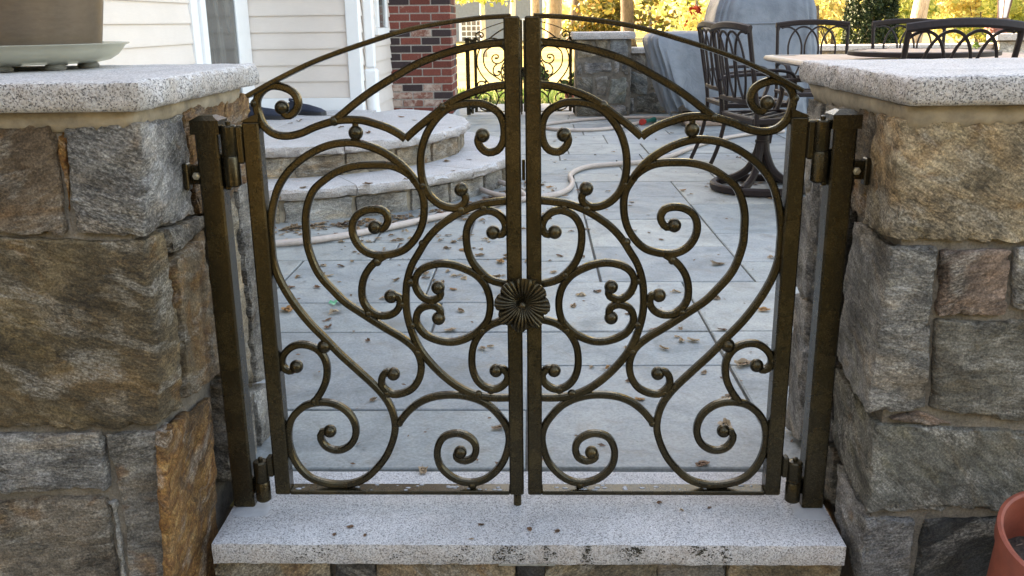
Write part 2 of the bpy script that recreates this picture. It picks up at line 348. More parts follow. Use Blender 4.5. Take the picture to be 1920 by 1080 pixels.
# ------------------------------------------------------------------ mesh helpers
class MB:
    def __init__(s): s.v = []; s.f = []
    def add(s, vs, fs):
        o = len(s.v); s.v += [tuple(p) for p in vs]; s.f += [tuple(i + o for i in f) for f in fs]; return s
    def box(s, x0, x1, y0, y1, z0, z1, c=0.0, mat=None):
        x0, x1 = min(x0, x1), max(x0, x1); y0, y1 = min(y0, y1), max(y0, y1); z0, z1 = min(z0, z1), max(z0, z1)
        if c <= 0:
            vs = [(x, y, z) for z in (z0, z1) for y in (y0, y1) for x in (x0, x1)]
            fs = [(0, 2, 3, 1), (4, 5, 7, 6), (0, 1, 5, 4), (2, 6, 7, 3), (0, 4, 6, 2), (1, 3, 7, 5)]
        else:
            c = min(c, (x1 - x0) * .45, (y1 - y0) * .45, (z1 - z0) * .45)
            vs = []; idx = {}
            for k, (z, sz) in enumerate(((z0, 1), (z1, -1))):
                for j, (y, sy) in enumerate(((y0, 1), (y1, -1))):
                    for i, (x, sx) in enumerate(((x0, 1), (x1, -1))):
                        for a in range(3):
                            idx[(i, j, k, a)] = len(vs)
                            vs.append((x + (0 if a == 0 else sx * c), y + (0 if a == 1 else sy * c), z + (0 if a == 2 else sz * c)))
            fs = []
            for a in range(3):
                b, d = [q for q in range(3) if q != a]
                for e in (0, 1):
                    ring = []
                    for (p, q) in ((0, 0), (1, 0), (1, 1), (0, 1)):
                        t = [0, 0, 0]; t[a] = e; t[b] = p; t[d] = q
                        ring.append(idx[(*t, a)])
                    fs.append(ring)
            for a in range(3):  # edges along axis a
                b, d = [q for q in range(3) if q != a]
                for p in (0, 1):
                    for q in (0, 1):
                        t0 = [0, 0, 0]; t0[b] = p; t0[d] = q; t1 = list(t0); t1[a] = 1
                        fs.append([idx[(*t0, b)], idx[(*t1, b)], idx[(*t1, d)], idx[(*t0, d)]])
            for i in (0, 1):
                for j in (0, 1):
                    for k in (0, 1): fs.append([idx[(i, j, k, a)] for a in range(3)])
        if mat is not None: vs = [mat @ Vector(p) for p in vs]
        return s.add(vs, fs)
    def tube(s, path, r, seg=10, closed=False, caps=True):
        P = [Vector(p) for p in path]; n = len(P); rr = r if isinstance(r, (list, tuple)) else [r] * n
        up = None; vs = []
        for i in range(n):
            t = (P[(i + 1) % n] - P[i - 1]) if closed else (P[min(i + 1, n - 1)] - P[max(i - 1, 0)])
            t.normalize()
            if up is None:
                up = Vector((0, 0, 1)) if abs(t.z) < 0.9 else Vector((1, 0, 0))
            a = (up - t * up.dot(t)); a.normalize(); b = t.cross(a); up = a
            for k in range(seg):
                an = 2 * math.pi * k / seg
                vs.append(P[i] + a * math.cos(an) * rr[i] + b * math.sin(an) * rr[i])
        fs = []
        for i in range(n if closed else n - 1):
            j = (i + 1) % n
            for k in range(seg):
                fs.append((i * seg + k, i * seg + (k + 1) % seg, j * seg + (k + 1) % seg, j * seg + k))
        if caps and not closed:
            fs.append(tuple(range(seg))); fs.append(tuple((n - 1) * seg + k for k in range(seg)))
        return s.add(vs, fs)
    def flatbar(s, path, w, d, c=0.003, y=0.0, normal=Vector((0, 1, 0)), closed=False):
        """square bar swept along a 3D path that lies in a plane with the given normal: w in the plane, d along the normal"""
        P = [Vector(p) for p in path]; n = len(P); N = normal.normalized(); vs = []
        h, e = w / 2, d / 2
        prof = [(-h + c, -e), (h - c, -e), (h, -e + c), (h, e - c), (h - c, e), (-h + c, e), (-h, e - c), (-h, -e + c)]
        for i in range(n):
            t = (P[(i + 1) % n] - P[i - 1]) if closed else (P[min(i + 1, n - 1)] - P[max(i - 1, 0)])
            t = t - N * t.dot(N); t.normalize(); a = N.cross(t)
            for (u, v) in prof: vs.append(P[i] + a * u + N * v)
        fs = []
        for i in range(n if closed else n - 1):
            j = (i + 1) % n
            for k in range(8): fs.append((i * 8 + k, i * 8 + (k + 1) % 8, j * 8 + (k + 1) % 8, j * 8 + k))
        if not closed:
            fs.append(tuple(range(8))); fs.append(tuple((n - 1) * 8 + k for k in range(8)))
        return s.add(vs, fs)
    def lathe(s, prof, seg=32, c=(0, 0, 0), mat=None):
        vs = []; fs = []
        for (r, z) in prof:
            for k in range(seg):
                a = 2 * math.pi * k / seg; vs.append(Vector((r * math.cos(a), r * math.sin(a), z)))
        for i in range(len(prof) - 1):
            for k in range(seg): fs.append((i * seg + k, i * seg + (k + 1) % seg, (i + 1) * seg + (k + 1) % seg, (i + 1) * seg + k))
        if prof[0][0] > 1e-5: fs.append(tuple(range(seg)))
        if prof[-1][0] > 1e-5: fs.append(tuple((len(prof) - 1) * seg + k for k in range(seg)))
        vs = [(mat @ p if mat else p) + Vector(c) for p in vs]
        return s.add(vs, fs)
    def ball(s, c, r, seg=14, rings=9, sq=(1, 1, 1)):
        prof = [(max(1e-6, r * math.sin(math.pi * i / rings)), -r * math.cos(math.pi * i / rings)) for i in range(rings + 1)]
        m_ = Matrix.Diagonal((*sq, 1)); return s.lathe(prof, seg, c, m_.to_3x3())
    def cyl(s, p0, p1, r, seg=16): return s.tube([p0, p1], r, seg)
    def build(s, name, mat, parent=None, smooth=False, angle=30, origin=None, fix=True):
        me = bpy.data.meshes.new(name)
        o = bpy.data.objects.new(name, me); C.objects.link(o)
        off = Vector(origin) if origin is not None else Vector((0, 0, 0))
        base = Vector((0, 0, 0))
        if parent is not None:
            o.parent = parent; base = WORLD.get(parent.name, Vector((0, 0, 0)))
        vv = [(p[0] - off.x, p[1] - off.y, p[2] - off.z) for p in s.v] if origin is not None else [(p[0] - base.x, p[1] - base.y, p[2] - base.z) for p in s.v]
        me.from_pydata(vv, [], s.f)
        if fix:
            bm = bmesh.new(); bm.from_mesh(me)
            bmesh.ops.remove_doubles(bm, verts=bm.verts, dist=1e-6)
            bmesh.ops.recalc_face_normals(bm, faces=bm.faces); bm.to_mesh(me); bm.free()
        if origin is not None: o.location = off - base
        WORLD[o.name] = off if origin is not None else base
        if mat is not None: me.materials.append(mat)
        if smooth:
            me.polygons.foreach_set('use_smooth', [True] * len(me.polygons))
            if angle < 179: me.set_sharp_from_angle(angle=R(angle))
        me.update()
        return o
WORLD = {}
def thing(name, label, cat, loc=(0, 0, 0), group=None):
    o = bpy.data.objects.new(name, None); C.objects.link(o); o.location = loc; o.empty_display_size = 0.05
    WORLD[o.name] = Vector(loc)
    return tag(o, label, cat, group)
def tag(o, label=None, cat=None, group=None, kind=None):
    if label: o['label'] = label
    if cat: o['category'] = cat
    if group: o['group'] = group
    if kind: o['kind'] = kind
    return o
def copy_tree(o, parent=None):
    c = o.copy(); C.objects.link(c); c.parent = parent
    for ch in list(o.children): copy_tree(ch, c)
    return c
def catmull(pts, step=0.006):
    P = [Vector(p) for p in pts]; out = []
    for i in range(len(P) - 1):
        p0 = P[i - 1] if i else P[0] * 2 - P[1]; p1 = P[i]; p2 = P[i + 1]; p3 = P[i + 2] if i + 2 < len(P) else P[-1] * 2 - P[-2]
        n = max(2, int((p2 - p1).length / step))
        for k in range(n):
            t = k / n
            out.append(0.5 * ((2 * p1) + (p2 - p0) * t + (2 * p0 - 5 * p1 + 4 * p2 - p3) * t * t + (3 * p1 - p0 - 3 * p2 + p3) * t ** 3))
    out.append(P[-1]); return out

def fbm(p, sc, oct=3, seed=0.0):
    v = Vector((0, 0, 0)); a = 1.0; q = p * sc + Vector((seed, seed * 1.7, -seed))
    for _ in range(oct):
        v += noise.noise_vector(q) * a; q = q * 2.07; a *= 0.5
    return v

def hexa(corners, cell, rough=0.008, rnd=0.012, seed=0.0, fine=0.35, smoothcell=None, keep=None):
    """a block with 8 corners (000 100 110 010 001 101 111 011), its six faces gridded, edges rounded, surface roughened"""
    c = [Vector(p) for p in corners]
    L = [((c[1] - c[0]).length + (c[6] - c[7]).length) / 2, ((c[3] - c[0]).length + (c[6] - c[5]).length) / 2, ((c[4] - c[0]).length + (c[6] - c[2]).length) / 2]
    n = [max(2, min(90, int(l / cell + 0.5))) for l in L]
    idx = {}; vs = []; fs = []; cen = sum(c, Vector()) / 8
    ax_ = [(c[1] - c[0]).normalized(), (c[3] - c[0]).normalized(), (c[4] - c[0]).normalized()]
    def tri(u, v, w):
        a = c[0].lerp(c[1], u); b = c[3].lerp(c[2], u); d = c[4].lerp(c[5], u); e = c[7].lerp(c[6], u)
        return a.lerp(b, v).lerp(d.lerp(e, v), w)
    def vert(i, j, k):
        key = (i, j, k)
        if key in idx: return idx[key]
        u, v, w = i / n[0], j / n[1], k / n[2]
        p = tri(u, v, w)
        # rounded arrises
        du = min(u, 1 - u) * L[0]; dv = min(v, 1 - v) * L[1]; dw = min(w, 1 - w) * L[2]
        d = sorted((du, dv, dw))
        if d[1] < rnd * 2.5:
            q = tri(min(max(u, rnd / L[0] * 1.5), 1 - rnd / L[0] * 1.5) if L[0] > 4 * rnd else .5, min(max(v, rnd / L[1] * 1.5), 1 - rnd / L[1] * 1.5) if L[1] > 4 * rnd else .5,
                    min(max(w, rnd / L[2] * 1.5), 1 - rnd / L[2] * 1.5) if L[2] > 4 * rnd else .5)
            f = (1 - d[1] / (rnd * 2.5)) ** 2 * 0.42
            p = p.lerp(q, f)
        fl_ = 0.0
        dv_ = fbm(p, 6, 2, seed) * rough * 0.8 + fbm(p, 26, 3, seed + 5) * rough * 0.40 + fbm(p, 90, 2, seed + 9) * rough * fine * 0.4
        # cleft ledges: flakes that broke off along irregular outlines
        w_ = p + fbm(p, 9, 3, seed + 2) * 0.05
        e_ = noise.cell(w_ * 8.0 + Vector((seed, seed, seed))) * 0.45 + noise.cell(Vector((w_.x * 13, w_.y * 13, w_.z * 22)) + Vector((seed, 0, 0))) * 0.30
        nv = Vector((0, 0, 0))
        if i in (0, n[0]): nv.x += -1 if i == 0 else 1
        if j in (0, n[1]): nv.y += -1 if j == 0 else 1
        if k in (0, n[2]): nv.z += -1 if k == 0 else 1
        dv_ += (ax_[0] * nv.x + ax_[1] * nv.y + ax_[2] * nv.z) * (e_ - 0.25) * rough * 0.9
        if rough > 0 and d[1] < 0.012:
            ch_ = noise.noise(p * 34 + Vector((seed, seed * 2, 1))) + 0.5 * noise.noise(p * 80 + Vector((seed, 3, 1)))
            if ch_ > 0.12: dv_ += (cen - p).normalized() * min(0.007, (ch_ - 0.12) * 0.02) * min(1, rough / 0.0066)
        p = p + dv_
        if keep: p = keep(p)
        idx[key] = len(vs); vs.append(p); return idx[key]
    for a in range(3):
        b, d = [(1, 2), (0, 2), (0, 1)][a]
        for e in (0, n[a]):
            for p in range(n[b]):
                for q in range(n[d]):
                    quad = []
                    for (pp, qq) in ((p, q), (p + 1, q), (p + 1, q + 1), (p, q + 1)):
                        t = [0, 0, 0]; t[a] = e; t[b] = pp; t[d] = qq; quad.append(vert(*t))
                    fs.append(quad)
    return vs, fs

stone_seed = [1.0]
def stone_block(parent, corners, color, cell=0.011, rough=0.008, rnd=0.010, mat='stone', name='stone'):
    stone_seed[0] += 3.71
    mb = MB(); mb.add(*hexa(corners, cell, rough, rnd, stone_seed[0]))
    cen = sum((Vector(p) for p in corners), Vector()) / 8
    o = mb.build(name, M[mat], parent, True, 42, origin=cen)
    o.color = color
    return o
def face_stone(parent, quad, yf, depth, color, side=None, xs=None, push=0.0, shrink=0.0014, **kw):
    """stone in a wall face: quad (x,z) tl,tr,br,bl on the plane y=yf; side (y,z) ft,bt,bb,fb on the plane x=xs wraps it round a corner"""
    q = [Vector((a[0], yf - push, a[1])) for a in quad]
    cen = sum(q, Vector()) / 4
    q = [p + (cen - p).normalized() * shrink for p in q]
    tl, tr, br, bl = q
    back = [Vector((p.x, yf + depth, p.z)) for p in (tl, tr, br, bl)]
    if side:
        (y0, z0), (y1, z1), (y2, z2), (y3, z3) = side
        inner_right = xs > cen.x
        if inner_right:
            back[1] = Vector((xs, y1, z1)); back[2] = Vector((xs, y2, z2))
            back[0].y = y1; back[3].y = y2
        else:
            back[0] = Vector((xs, y1, z1)); back[3] = Vector((xs, y2, z2))
            back[1].y = y1; back[2].y = y2
    # order: 000 100 110 010 / u=x, v=y(depth), w=z
    return stone_block(parent, [bl, br, back[2], back[3], tl, tr, back[1], back[0]], color, **kw)
def side_stone(parent, quad, xs, depth, color, shrink=0.0012, push=0.0, **kw):
    """stone seen in a wall face of constant x: quad (y,z) front-top, back-top, back-bottom, front-bottom; depth is signed, into the wall"""
    q = [Vector((xs - math.copysign(push, depth), a[0], a[1])) for a in quad]
    cen = sum(q, Vector()) / 4
    q = [p + (cen - p).normalized() * shrink for p in q]
    b = [p + Vector((depth, 0, 0)) for p in q]
    if depth < 0: c = [b[3], q[3], q[2], b[2], b[0], q[0], q[1], b[1]]
    else: c = [q[3], b[3], b[2], q[2], q[0], b[0], b[1], q[1]]
    return stone_block(parent, c, color, **kw)

# stone colours; alpha sets how much rust stain the stone carries
BROWN = (0.158, 0.112, 0.072, 0.07); GREY = (0.235, 0.226, 0.212, -0.10); TAN = (0.29, 0.235, 0.16, 0.08); RUST = (0.22, 0.105, 0.036, 0.40)
DARK = (0.062, 0.058, 0.053, -0.15); PINK = (0.225, 0.160, 0.120, 0.0); OLIVE = (0.138, 0.126, 0.100, -0.06); PALE = (0.31, 0.295, 0.265, -0.1); GOLD = (0.165, 0.122, 0.068, 0.09); WARMG = (0.225, 0.205, 0.175, -0.02)
BLUEG = (0.165, 0.17, 0.165, -0.1)

# ------------------------------------------------------------------ ground, patio
gb = MB(); gb.add([(-160, 0.12, -0.075), (160, 0.12, -0.075), (160, 190, -0.075), (-160, 190, -0.075)], [(0, 1, 2, 3)])
gb.add([(-160, -60, -0.35), (160, -60, -0.35), (160, 0.12, -0.35), (-160, 0.12, -0.35)], [(0, 1, 2, 3)])
tag(gb.build('ground', M['ground']), kind='structure')
lb = MB(); lb.add([(-14, 10.1, -0.035), (40, 10.1, -0.035), (40, 70, -0.035), (-14, 70, -0.035)], [(0, 1, 2, 3)])
tag(lb.build('lawn', M['lawn']), kind='structure')
wb = MB(); wb.box(-1.2, 6, 8.62, 10.1, -0.074, -0.01)
tag(wb.build('path', M['concrete']), kind='structure')
landing = MB(); landing.box(-1.4, 1.5, -1.1, -0.02, -0.348, -0.20, 0.01)
tag(landing.build('landing', M['concrete']), kind='structure')

pb = MB(); pb.box(-2.1, 6.0, 0.165, 8.6, -0.074, -0.012)
patio = tag(pb.build('patio', M['joint']), kind='structure')
def paver(x0, x1, y0, y1):
    g = 0.0045
    x0 += g; x1 -= g; y0 += g; y1 -= g
    if x1 - x0 < 0.03 or y1 - y0 < 0.03: return
    dz = rng.uniform(-0.0022, 0.0012)
    mb = MB(); mb.box(x0, x1, y0, y1, -0.04, dz, 0.003)
    cx, cy = (x0 + x1) / 2, (y0 + y1) / 2
    tx, ty = rng.uniform(-.0016, .0016), rng.uniform(-.0016, .0016)
    mb.v = [(a + rng.uniform(-.0012, .0012), b + rng.uniform(-.0012, .0012), c + (a - cx) * tx + (b - cy) * ty) for a, b, c in mb.v]
    mb.build('paver', M['blue'], patio, origin=(cx, cy, 0))
def strip(x0, x1, ys, widths=None):
    for a, b in zip(ys, ys[1:]):
        if widths is None: paver(x0, x1, a, b); continue
        x = x0
        while x < x1 - 1e-4:
            w = rng.choice(widths); nx = x + w
            if x1 - nx < 0.25: nx = x1
            paver(x, min(nx, x1), a, b); x = nx
def row(y0, y1, xs):
    for a, b in zip(xs, xs[1:]): paver(a, b, y0, y1)
# near the gate the slabs follow the laid pattern
row(0.165, 0.506, [-2.1, -1.45, -0.78, 0.0]); row(0.506, 1.148, [-2.1, -1.6, -0.95, 0.0]); row(1.148, 1.486, [-2.1, -1.3, -0.33, 0.0])
row(1.486, 2.127, [-2.1, -1.7, -1.0, -0.40, 0.0]); row(2.127, 2.46, [-2.1, -1.55, -0.62, 0.0]); row(2.46, 3.07, [-2.1, -1.4, -0.75, -0.3, 0.0])
row(0.165, 0.83, [0.0, 0.602, 1.3]); row(0.83, 1.148, [0.0, 0.602, 1.3]); row(1.148, 1.75, [0.0, 0.602, 1.3])
strip(0.0, 0.28, [1.75, 2.09, 2.75, 3.07]); strip(0.28, 0.89, [1.75, 2.34, 2.95, 3.58, 4.12])
strip(0.89, 1.5, [1.75, 2.07, 2.62, 3.35, 4.12]); row(3.07, 3.39, [-2.1, -1.2, -0.6, 0.0, 0.28]); row(3.39, 4.12, [-2.1, -1.5, -0.9, -0.4, 0.28])
y = 0.165
for hgt in (0.6, 0.33, 0.62, 0.62, 0.33, 0.62, 0.835):
    strip(1.3 if y < 1.7 else 1.5, 6.0, [y, y + hgt], [0.62, 0.93, 0.62, 1.2]); y += hgt
y = 4.12
for hgt in (0.33, 0.62, 0.33, 0.62, 0.62, 0.33, 0.62, 0.62, 0.37):
    strip(-0.9 + rng.uniform(-0.6, 0), 6.0, [y, y + hgt], [0.45, 0.62, 0.93, 0.62, 0.78, 0.6]); y += hgt

# ------------------------------------------------------------------ house: wing on the left, main block, chimney
house = thing('house', 'cream clapboard house with white trim at the left behind the curved steps', 'house', (-2.15, 5.4, 0))
EXP = 0.1215
def plank_wall(axis, fixed, a0, a1, z0, z1, sgn, stop=1.6):
    """lap siding; axis 'y' runs along y on x=fixed facing sgn, axis 'x' runs along x on y=fixed"""
    rest = MB(); z = z0
    while z < z1 - 1e-4:
        h = min(EXP, z1 - z)
        t0, t1 = 0.016, 0.004
        prof = [(0.0, z), (t0, z), (t0, z + 0.012), (t1, z + h + 0.006), (0.0, z + h + 0.006)]
        vs = []
        for a in (a0, a1):
            for (d, zz) in prof:
                vs.append((fixed + sgn * d, a, zz) if axis == 'y' else (a, fixed + sgn * d, zz))
        fs = [tuple(range(5)), tuple(range(5, 10))] + [(k, (k + 1) % 5, 5 + (k + 1) % 5, 5 + k) for k in range(5)]
        if z < stop:
            mb = MB(); mb.add(vs, fs); mb.build('siding_plank', M['siding'], house)
        else: rest.add(vs, fs)
        z += h
    if rest.v: tag(rest.build('upper_siding', M['siding'], house), kind='stuff')
ZB = 0.452
# wing: wall facing +x at x=-2.15
wall = MB(); wall.box(-8, -2.151, -2.6, 5.2, -0.07, 5.4); wall.box(-8.0, -1.331, 5.401, 11.4, -0.07, 5.4)
wall.box(-8, -2.151, 5.2, 5.401, -0.07, 5.4)
wall.build('wall', M['siding'], house)
DY0, DY1 = 4.18, 5.16
plank_wall('y', -2.15, -2.6, DY0 - 0.002, ZB - 0.05, 5.4, 1)
plank_wall('x', 5.4, -2.134, -1.40, ZB, 5.4, -1)
plank_wall('y', -1.33, 5.48, 11.4, 0.20, 5.4, 1, 1.5)
# trim round the sliding door in the wing wall
tr = MB()
for (y0, y1, d) in ((DY0, DY0 + 0.11, 0.028), (DY0 + 0.112, DY0 + 0.20, 0.050), (DY1 - 0.10, DY1, 0.03), (DY1 + 0.002, 5.378, 0.022)):
    tr = MB(); tr.box(-2.16, -2.15 + d, y0, y1, 0.362, 2.5, 0.004); tr.build('door_trim', M['white'], house)
tr = MB(); tr.box(-2.16, -2.118, DY0 + 0.202, DY1 - 0.102, 2.42, 2.5, 0.004); tr.build('door_head', M['white'], house)
door = MB(); door.box(-2.16, -2.132, DY0 + 0.202, DY1 - 0.102, 0.36, 2.418); door.build('sliding_door', M['glass'], house)
base = MB(); base.box(-2.128, -1.39, 5.372, 5.40, 0.20, ZB - 0.002, 0.004); base.build('base_board', M['white'], house)
cb = MB(); cb.box(-1.398, -1.302, 5.366, 5.405, 0.10, 5.4, 0.004); cb.box(-1.332, -1.304, 5.407, 5.478, 0.10, 5.4, 0.004); cb.build('corner_board', M['white'], house)
# small window in the receding wall
w = MB()
w.box(-1.332, -1.290, 6.20, 6.28, 0.96, 2.1, 0.004); w.box(-1.332, -1.290, 6.66, 6.74, 0.96, 2.1, 0.004); w.box(-1.332, -1.285, 6.18, 6.76, 0.90, 0.958, 0.004); w.box(-1.332, -1.285, 6.18, 6.76, 2.102, 2.18, 0.004)
win = w.build('window', M['white'], house)
w = MB(); w.box(-1.331, -1.305, 6.282, 6.658, 0.962, 2.098); w.build('pane', M['glass'], win)
# downspout with boot
d = MB(); d.box(-1.312, -1.232, 5.60, 5.66, 0.66, 5.3, 0.012); d.build('downspout', M['white'], house, True)
d = MB(); d.box(-1.325, -1.215, 5.58, 5.68, 0.46, 0.655, 0.018)
d.tube([(-1.27, 5.63, 0.47), (-1.27, 5.63, 0.36), (-1.25, 5.60, 0.28), (-1.22, 5.56, 0.05)], 0.052, 14); d.build('downspout_boot', M['white'], house, True)
d = MB(); d.box(-1.313, -1.300, 5.78, 5.84, 0.78, 0.90, 0.004); d.build('outlet_cover', M['white'], house)
f = MB(); f.box(-1.34, -1.312, 5.41, 11.4, -0.06, 0.198); f.build('foundation', M['concrete'], house)
rf = MB()
rf.add([(-8.4, -3.0, 5.4), (-1.75, -3.0, 5.4), (-1.75, 5.2, 5.4), (-8.4, 5.2, 5.4), (-5.1, -3.0, 7.6), (-5.1, 8.4, 7.6), (-0.95, 5.0, 5.4), (-0.95, 11.8, 5.4), (-8.4, 11.8, 5.4), (-0.95, 8.4, 7.6)],
       [(0, 1, 2, 3), (0, 1, 4), (1, 2, 5, 4), (0, 3, 8, 5, 4), (2, 6, 9, 5), (6, 7, 9), (7, 8, 5, 9), (2, 6, 7, 8, 3)])
rf.build('roof', M['roof'], house)

chim = thing('brick_chimney', 'red brick chimney with a few dark and lime-washed bricks against the house', 'chimney', (-1.04, 7.3, 0))
CX0, CX1, CY0, CY1 = -1.325, -0.757, 7.0, 7.62
cbm = MB(); cbm.box(CX0 + 0.006, CX1 - 0.006, CY0 + 0.006, CY1, 0.10, 6.6); cbm.build('mortar_core', M['bmortar'], chim)
cbm = MB(); cbm.box(CX0 + 0.002, CX1 + 0.012, CY0 - 0.012, CY1, -0.06, 0.166, 0.006); cbm.build('footing', M['concrete'], chim)
brick_meshes = {}
def brick_col():
    r = rng.random()
    if r < 0.24: return (0.045, 0.030, 0.030, 0.0)
    if r < 0.40: return (0.21, 0.085, 0.06, rng.uniform(0.28, 0.42))
    k = rng.uniform(0.65, 1.15); return (0.175 * k, 0.050 * k, 0.036 * k, rng.uniform(0.0, 0.20))
COURSE = 0.0705
upper = MB()
def lay(name, x0, x1, y0, y1, z0):
    z1 = z0 + COURSE - 0.0115
    if z0 > 1.65: upper.box(x0, x1, y0, y1, z0, z1, 0.0); return
    mb = MB(); j = rng.uniform(-0.0018, 0.0018)
    mb.box(x0, x1, y0 + (j if y1 < CY0 + .2 else 0), y1, z0, z1, 0.0035)
    o = mb.build('brick', M['brick'], chim, origin=((x0 + x1) / 2, (y0 + y1) / 2, (z0 + z1) / 2)); o.color = brick_col()
k = 0; z = 0.168
while z < 6.5:
    xs = [CX0, CX0 + 0.195, CX0 + 0.39, CX1] if k % 2 == 0 else [CX0, CX0 + 0.098, CX0 + 0.293, CX0 + 0.47, CX1]
    for a, b in zip(xs, xs[1:]):
        lay('brick', a + (0.0055 if a > CX0 else 0), b - 0.0055 if b < CX1 else b, CY0, CY0 + 0.095, z)
    ys = [CY0 + 0.1, CY0 + 0.30, CY0 + 0.5, CY1] if k % 2 == 0 else [CY0 + 0.1, CY0 + 0.2, CY0 + 0.4, CY1]
    for a, b in zip(ys, ys[1:]): lay('brick', CX1 - 0.095, CX1 + 0.001, a + 0.0055, b - 0.0055, z)
    z += COURSE; k += 1
uo = tag(upper.build('upper_bricks', M['brick'], chim), kind='stuff'); uo.color = (0.22, 0.058, 0.042, 0.1)

# ------------------------------------------------------------------ curved steps
steps = thing('curved_steps', 'two-tier half-round granite steps with stone risers below the sliding door', 'steps', (-1.65, 4.38, 0))
SC = (-1.65, 4.38)
def arc_pts(r, a0, a1, n): return [(SC[0] + r * math.cos(R(a0 + (a1 - a0) * i / n)), SC[1] + r * math.sin(R(a0 + (a1 - a0) * i / n))) for i in range(n + 1)]
def tread_piece(r, a0, a1, z0, z1, inner, seed):
    """annular slab with a rock-faced outer edge, smooth thermal top"""
    n = max(4, int((a1 - a0) / 1.6)); rows = [(-1, 0), (0, 0), (0, .22), (0, .5), (0, .78), (0, 1), (-0.012, 1.0)]
    vs = []; fs = []; cols = 9
    for i in range(n + 1):
        a = R(a0 + (a1 - a0) * i / n); ca, sa = math.cos(a), math.sin(a)
        prof = [(inner, z0), (r - 0.02, z0), (r - 0.006, z0 + (z1 - z0) * .12), (r, z0 + (z1 - z0) * .35), (r + 0.002, z0 + (z1 - z0) * .65), (r - 0.007, z0 + (z1 - z0) * .9), (r - 0.016, z1), (r - 0.05, z1), (inner, z1)]
        for j, (rr, zz) in enumerate(prof):
            p = Vector((SC[0] + rr * ca, SC[1] + rr * sa, zz))
            if 1 <= j <= 6:
                d = fbm(p, 28, 3, seed); p += Vector((ca, sa, 0)) * d.x * 0.018 + Vector((0, 0, d.z * (0.007 if j < 6 else 0.0015)))
            vs.append(p)
    for i in range(n):
        for j in range(cols): fs.append((i * cols + j, i * cols + (j + 1) % cols, (i + 1) * cols + (j + 1) % cols, (i + 1) * cols + j))
    fs.append(tuple(range(cols))); fs.append(tuple(n * cols + j for j in range(cols)))
    mb = MB(); mb.add(vs, fs); o = mb.build('tread', M['tread'], steps, True, 40); o.data.materials.append(M['treadface'])
    for pg in o.data.polygons:
        if pg.normal.z < 0.7: pg.material_index = 1
def riser_ring(r, z0, z1, a0, a1, ang, cols, step_):
    a = a0
    while a < a1 - 1:
        b = min(a + rng.uniform(*ang), a1)
        if a1 - b < 5: b = a1
        p = [(SC[0] + q * math.cos(R(t)), SC[1] + q * math.sin(R(t))) for q in (r, r - 0.12) for t in (a + 0.28, b - 0.28)]
        mid = math.cos(R((b - a) / 2)); 
        cz0, cz1 = z0 + 0.002, z1 - 0.003
        o0, o1, i0, i1 = p
        stone_block(steps, [(*o0, cz0), (*o1, cz0), (*i1, cz0), (*i0, cz0), (*o0, cz1), (*o1, cz1), (*i1, cz1), (*i0, cz1)], rng.choice(cols), cell=0.03, rough=0.008, rnd=0.008)
        a = b
RCOL = [(0.25, 0.20, 0.145, 0.02), PALE, (0.30, 0.255, 0.19, 0.02), (0.22, 0.175, 0.12, 0.05), (0.27, 0.215, 0.15, 0.06), WARMG]
core = MB()
for (r, z0, z1) in ((1.50, -0.05, 0.118), (1.17, 0.10, 0.298)):
    pts = [(-2.14, SC[1] - r)] + arc_pts(r, -90, 90, 40) + [(-2.14, SC[1] + r)]
    pts = [(x, min(y_, 5.395)) for x, y_ in pts if True]
    n = len(pts); core.add([(x, y_, z0) for x, y_ in pts] + [(x, y_, z1) for x, y_ in pts], [tuple(range(n)), tuple(range(n, 2 * n))] + [(i, (i + 1) % n, n + (i + 1) % n, n + i) for i in range(n)])
core.build('mortar_core', M['bed'], steps)
riser_ring(1.525, -0.012, 0.120, -90, 42, (10, 16), RCOL, 0)
riser_ring(1.195, 0.178, 0.300, -90, 58, (11, 19), RCOL, 1)
for a0, a1 in ((-90, -62), (-62, -33), (-33, -3), (-3, 42)): tread_piece(1.555, a0 + 0.09, a1 - 0.09, 0.121, 0.18, 1.0, a0)
for a0, a1 in ((-90, -60), (-60, -25), (-25, 12), (12, 58)): tread_piece(1.225, a0 + 0.05, a1 - 0.05, 0.301, 0.36, 0.55, a0 + 7)
pl = MB(); pl.box(-2.138, -1.66, SC[1] - 1.2, 5.36, 0.302, 0.3585, 0.002)
pts = arc_pts(0.56, -90, 90, 20); n = len(pts); pl.add([(x, y_, 0.302) for x, y_ in pts] + [(x, y_, 0.3592) for x, y_ in pts], [tuple(range(n)), tuple(range(n, 2 * n))] + [(i, (i + 1) % n, n + (i + 1) % n, n + i) for i in range(n)])
pl.build('platform_slab', M['tread'], steps)
pl = MB(); pl.box(-2.138, -1.652, SC[1] - 1.53, SC[1] - 1.205, 0.122, 0.1795, 0.003); pl.build('tread', M['tread'], steps)
pl = MB(); pl.box(-1.659, -1.20, 5.0, 5.36, 0.303, 0.3575, 0.002); pl.build('platform_slab', M['tread'], steps)
sh = MB(); sh.box(-1.60, -1.50, 3.16, 3.2, 0.301 - 0.012, 0.2995, 0.0); sh.build('wood_shim', M['wood'], steps)

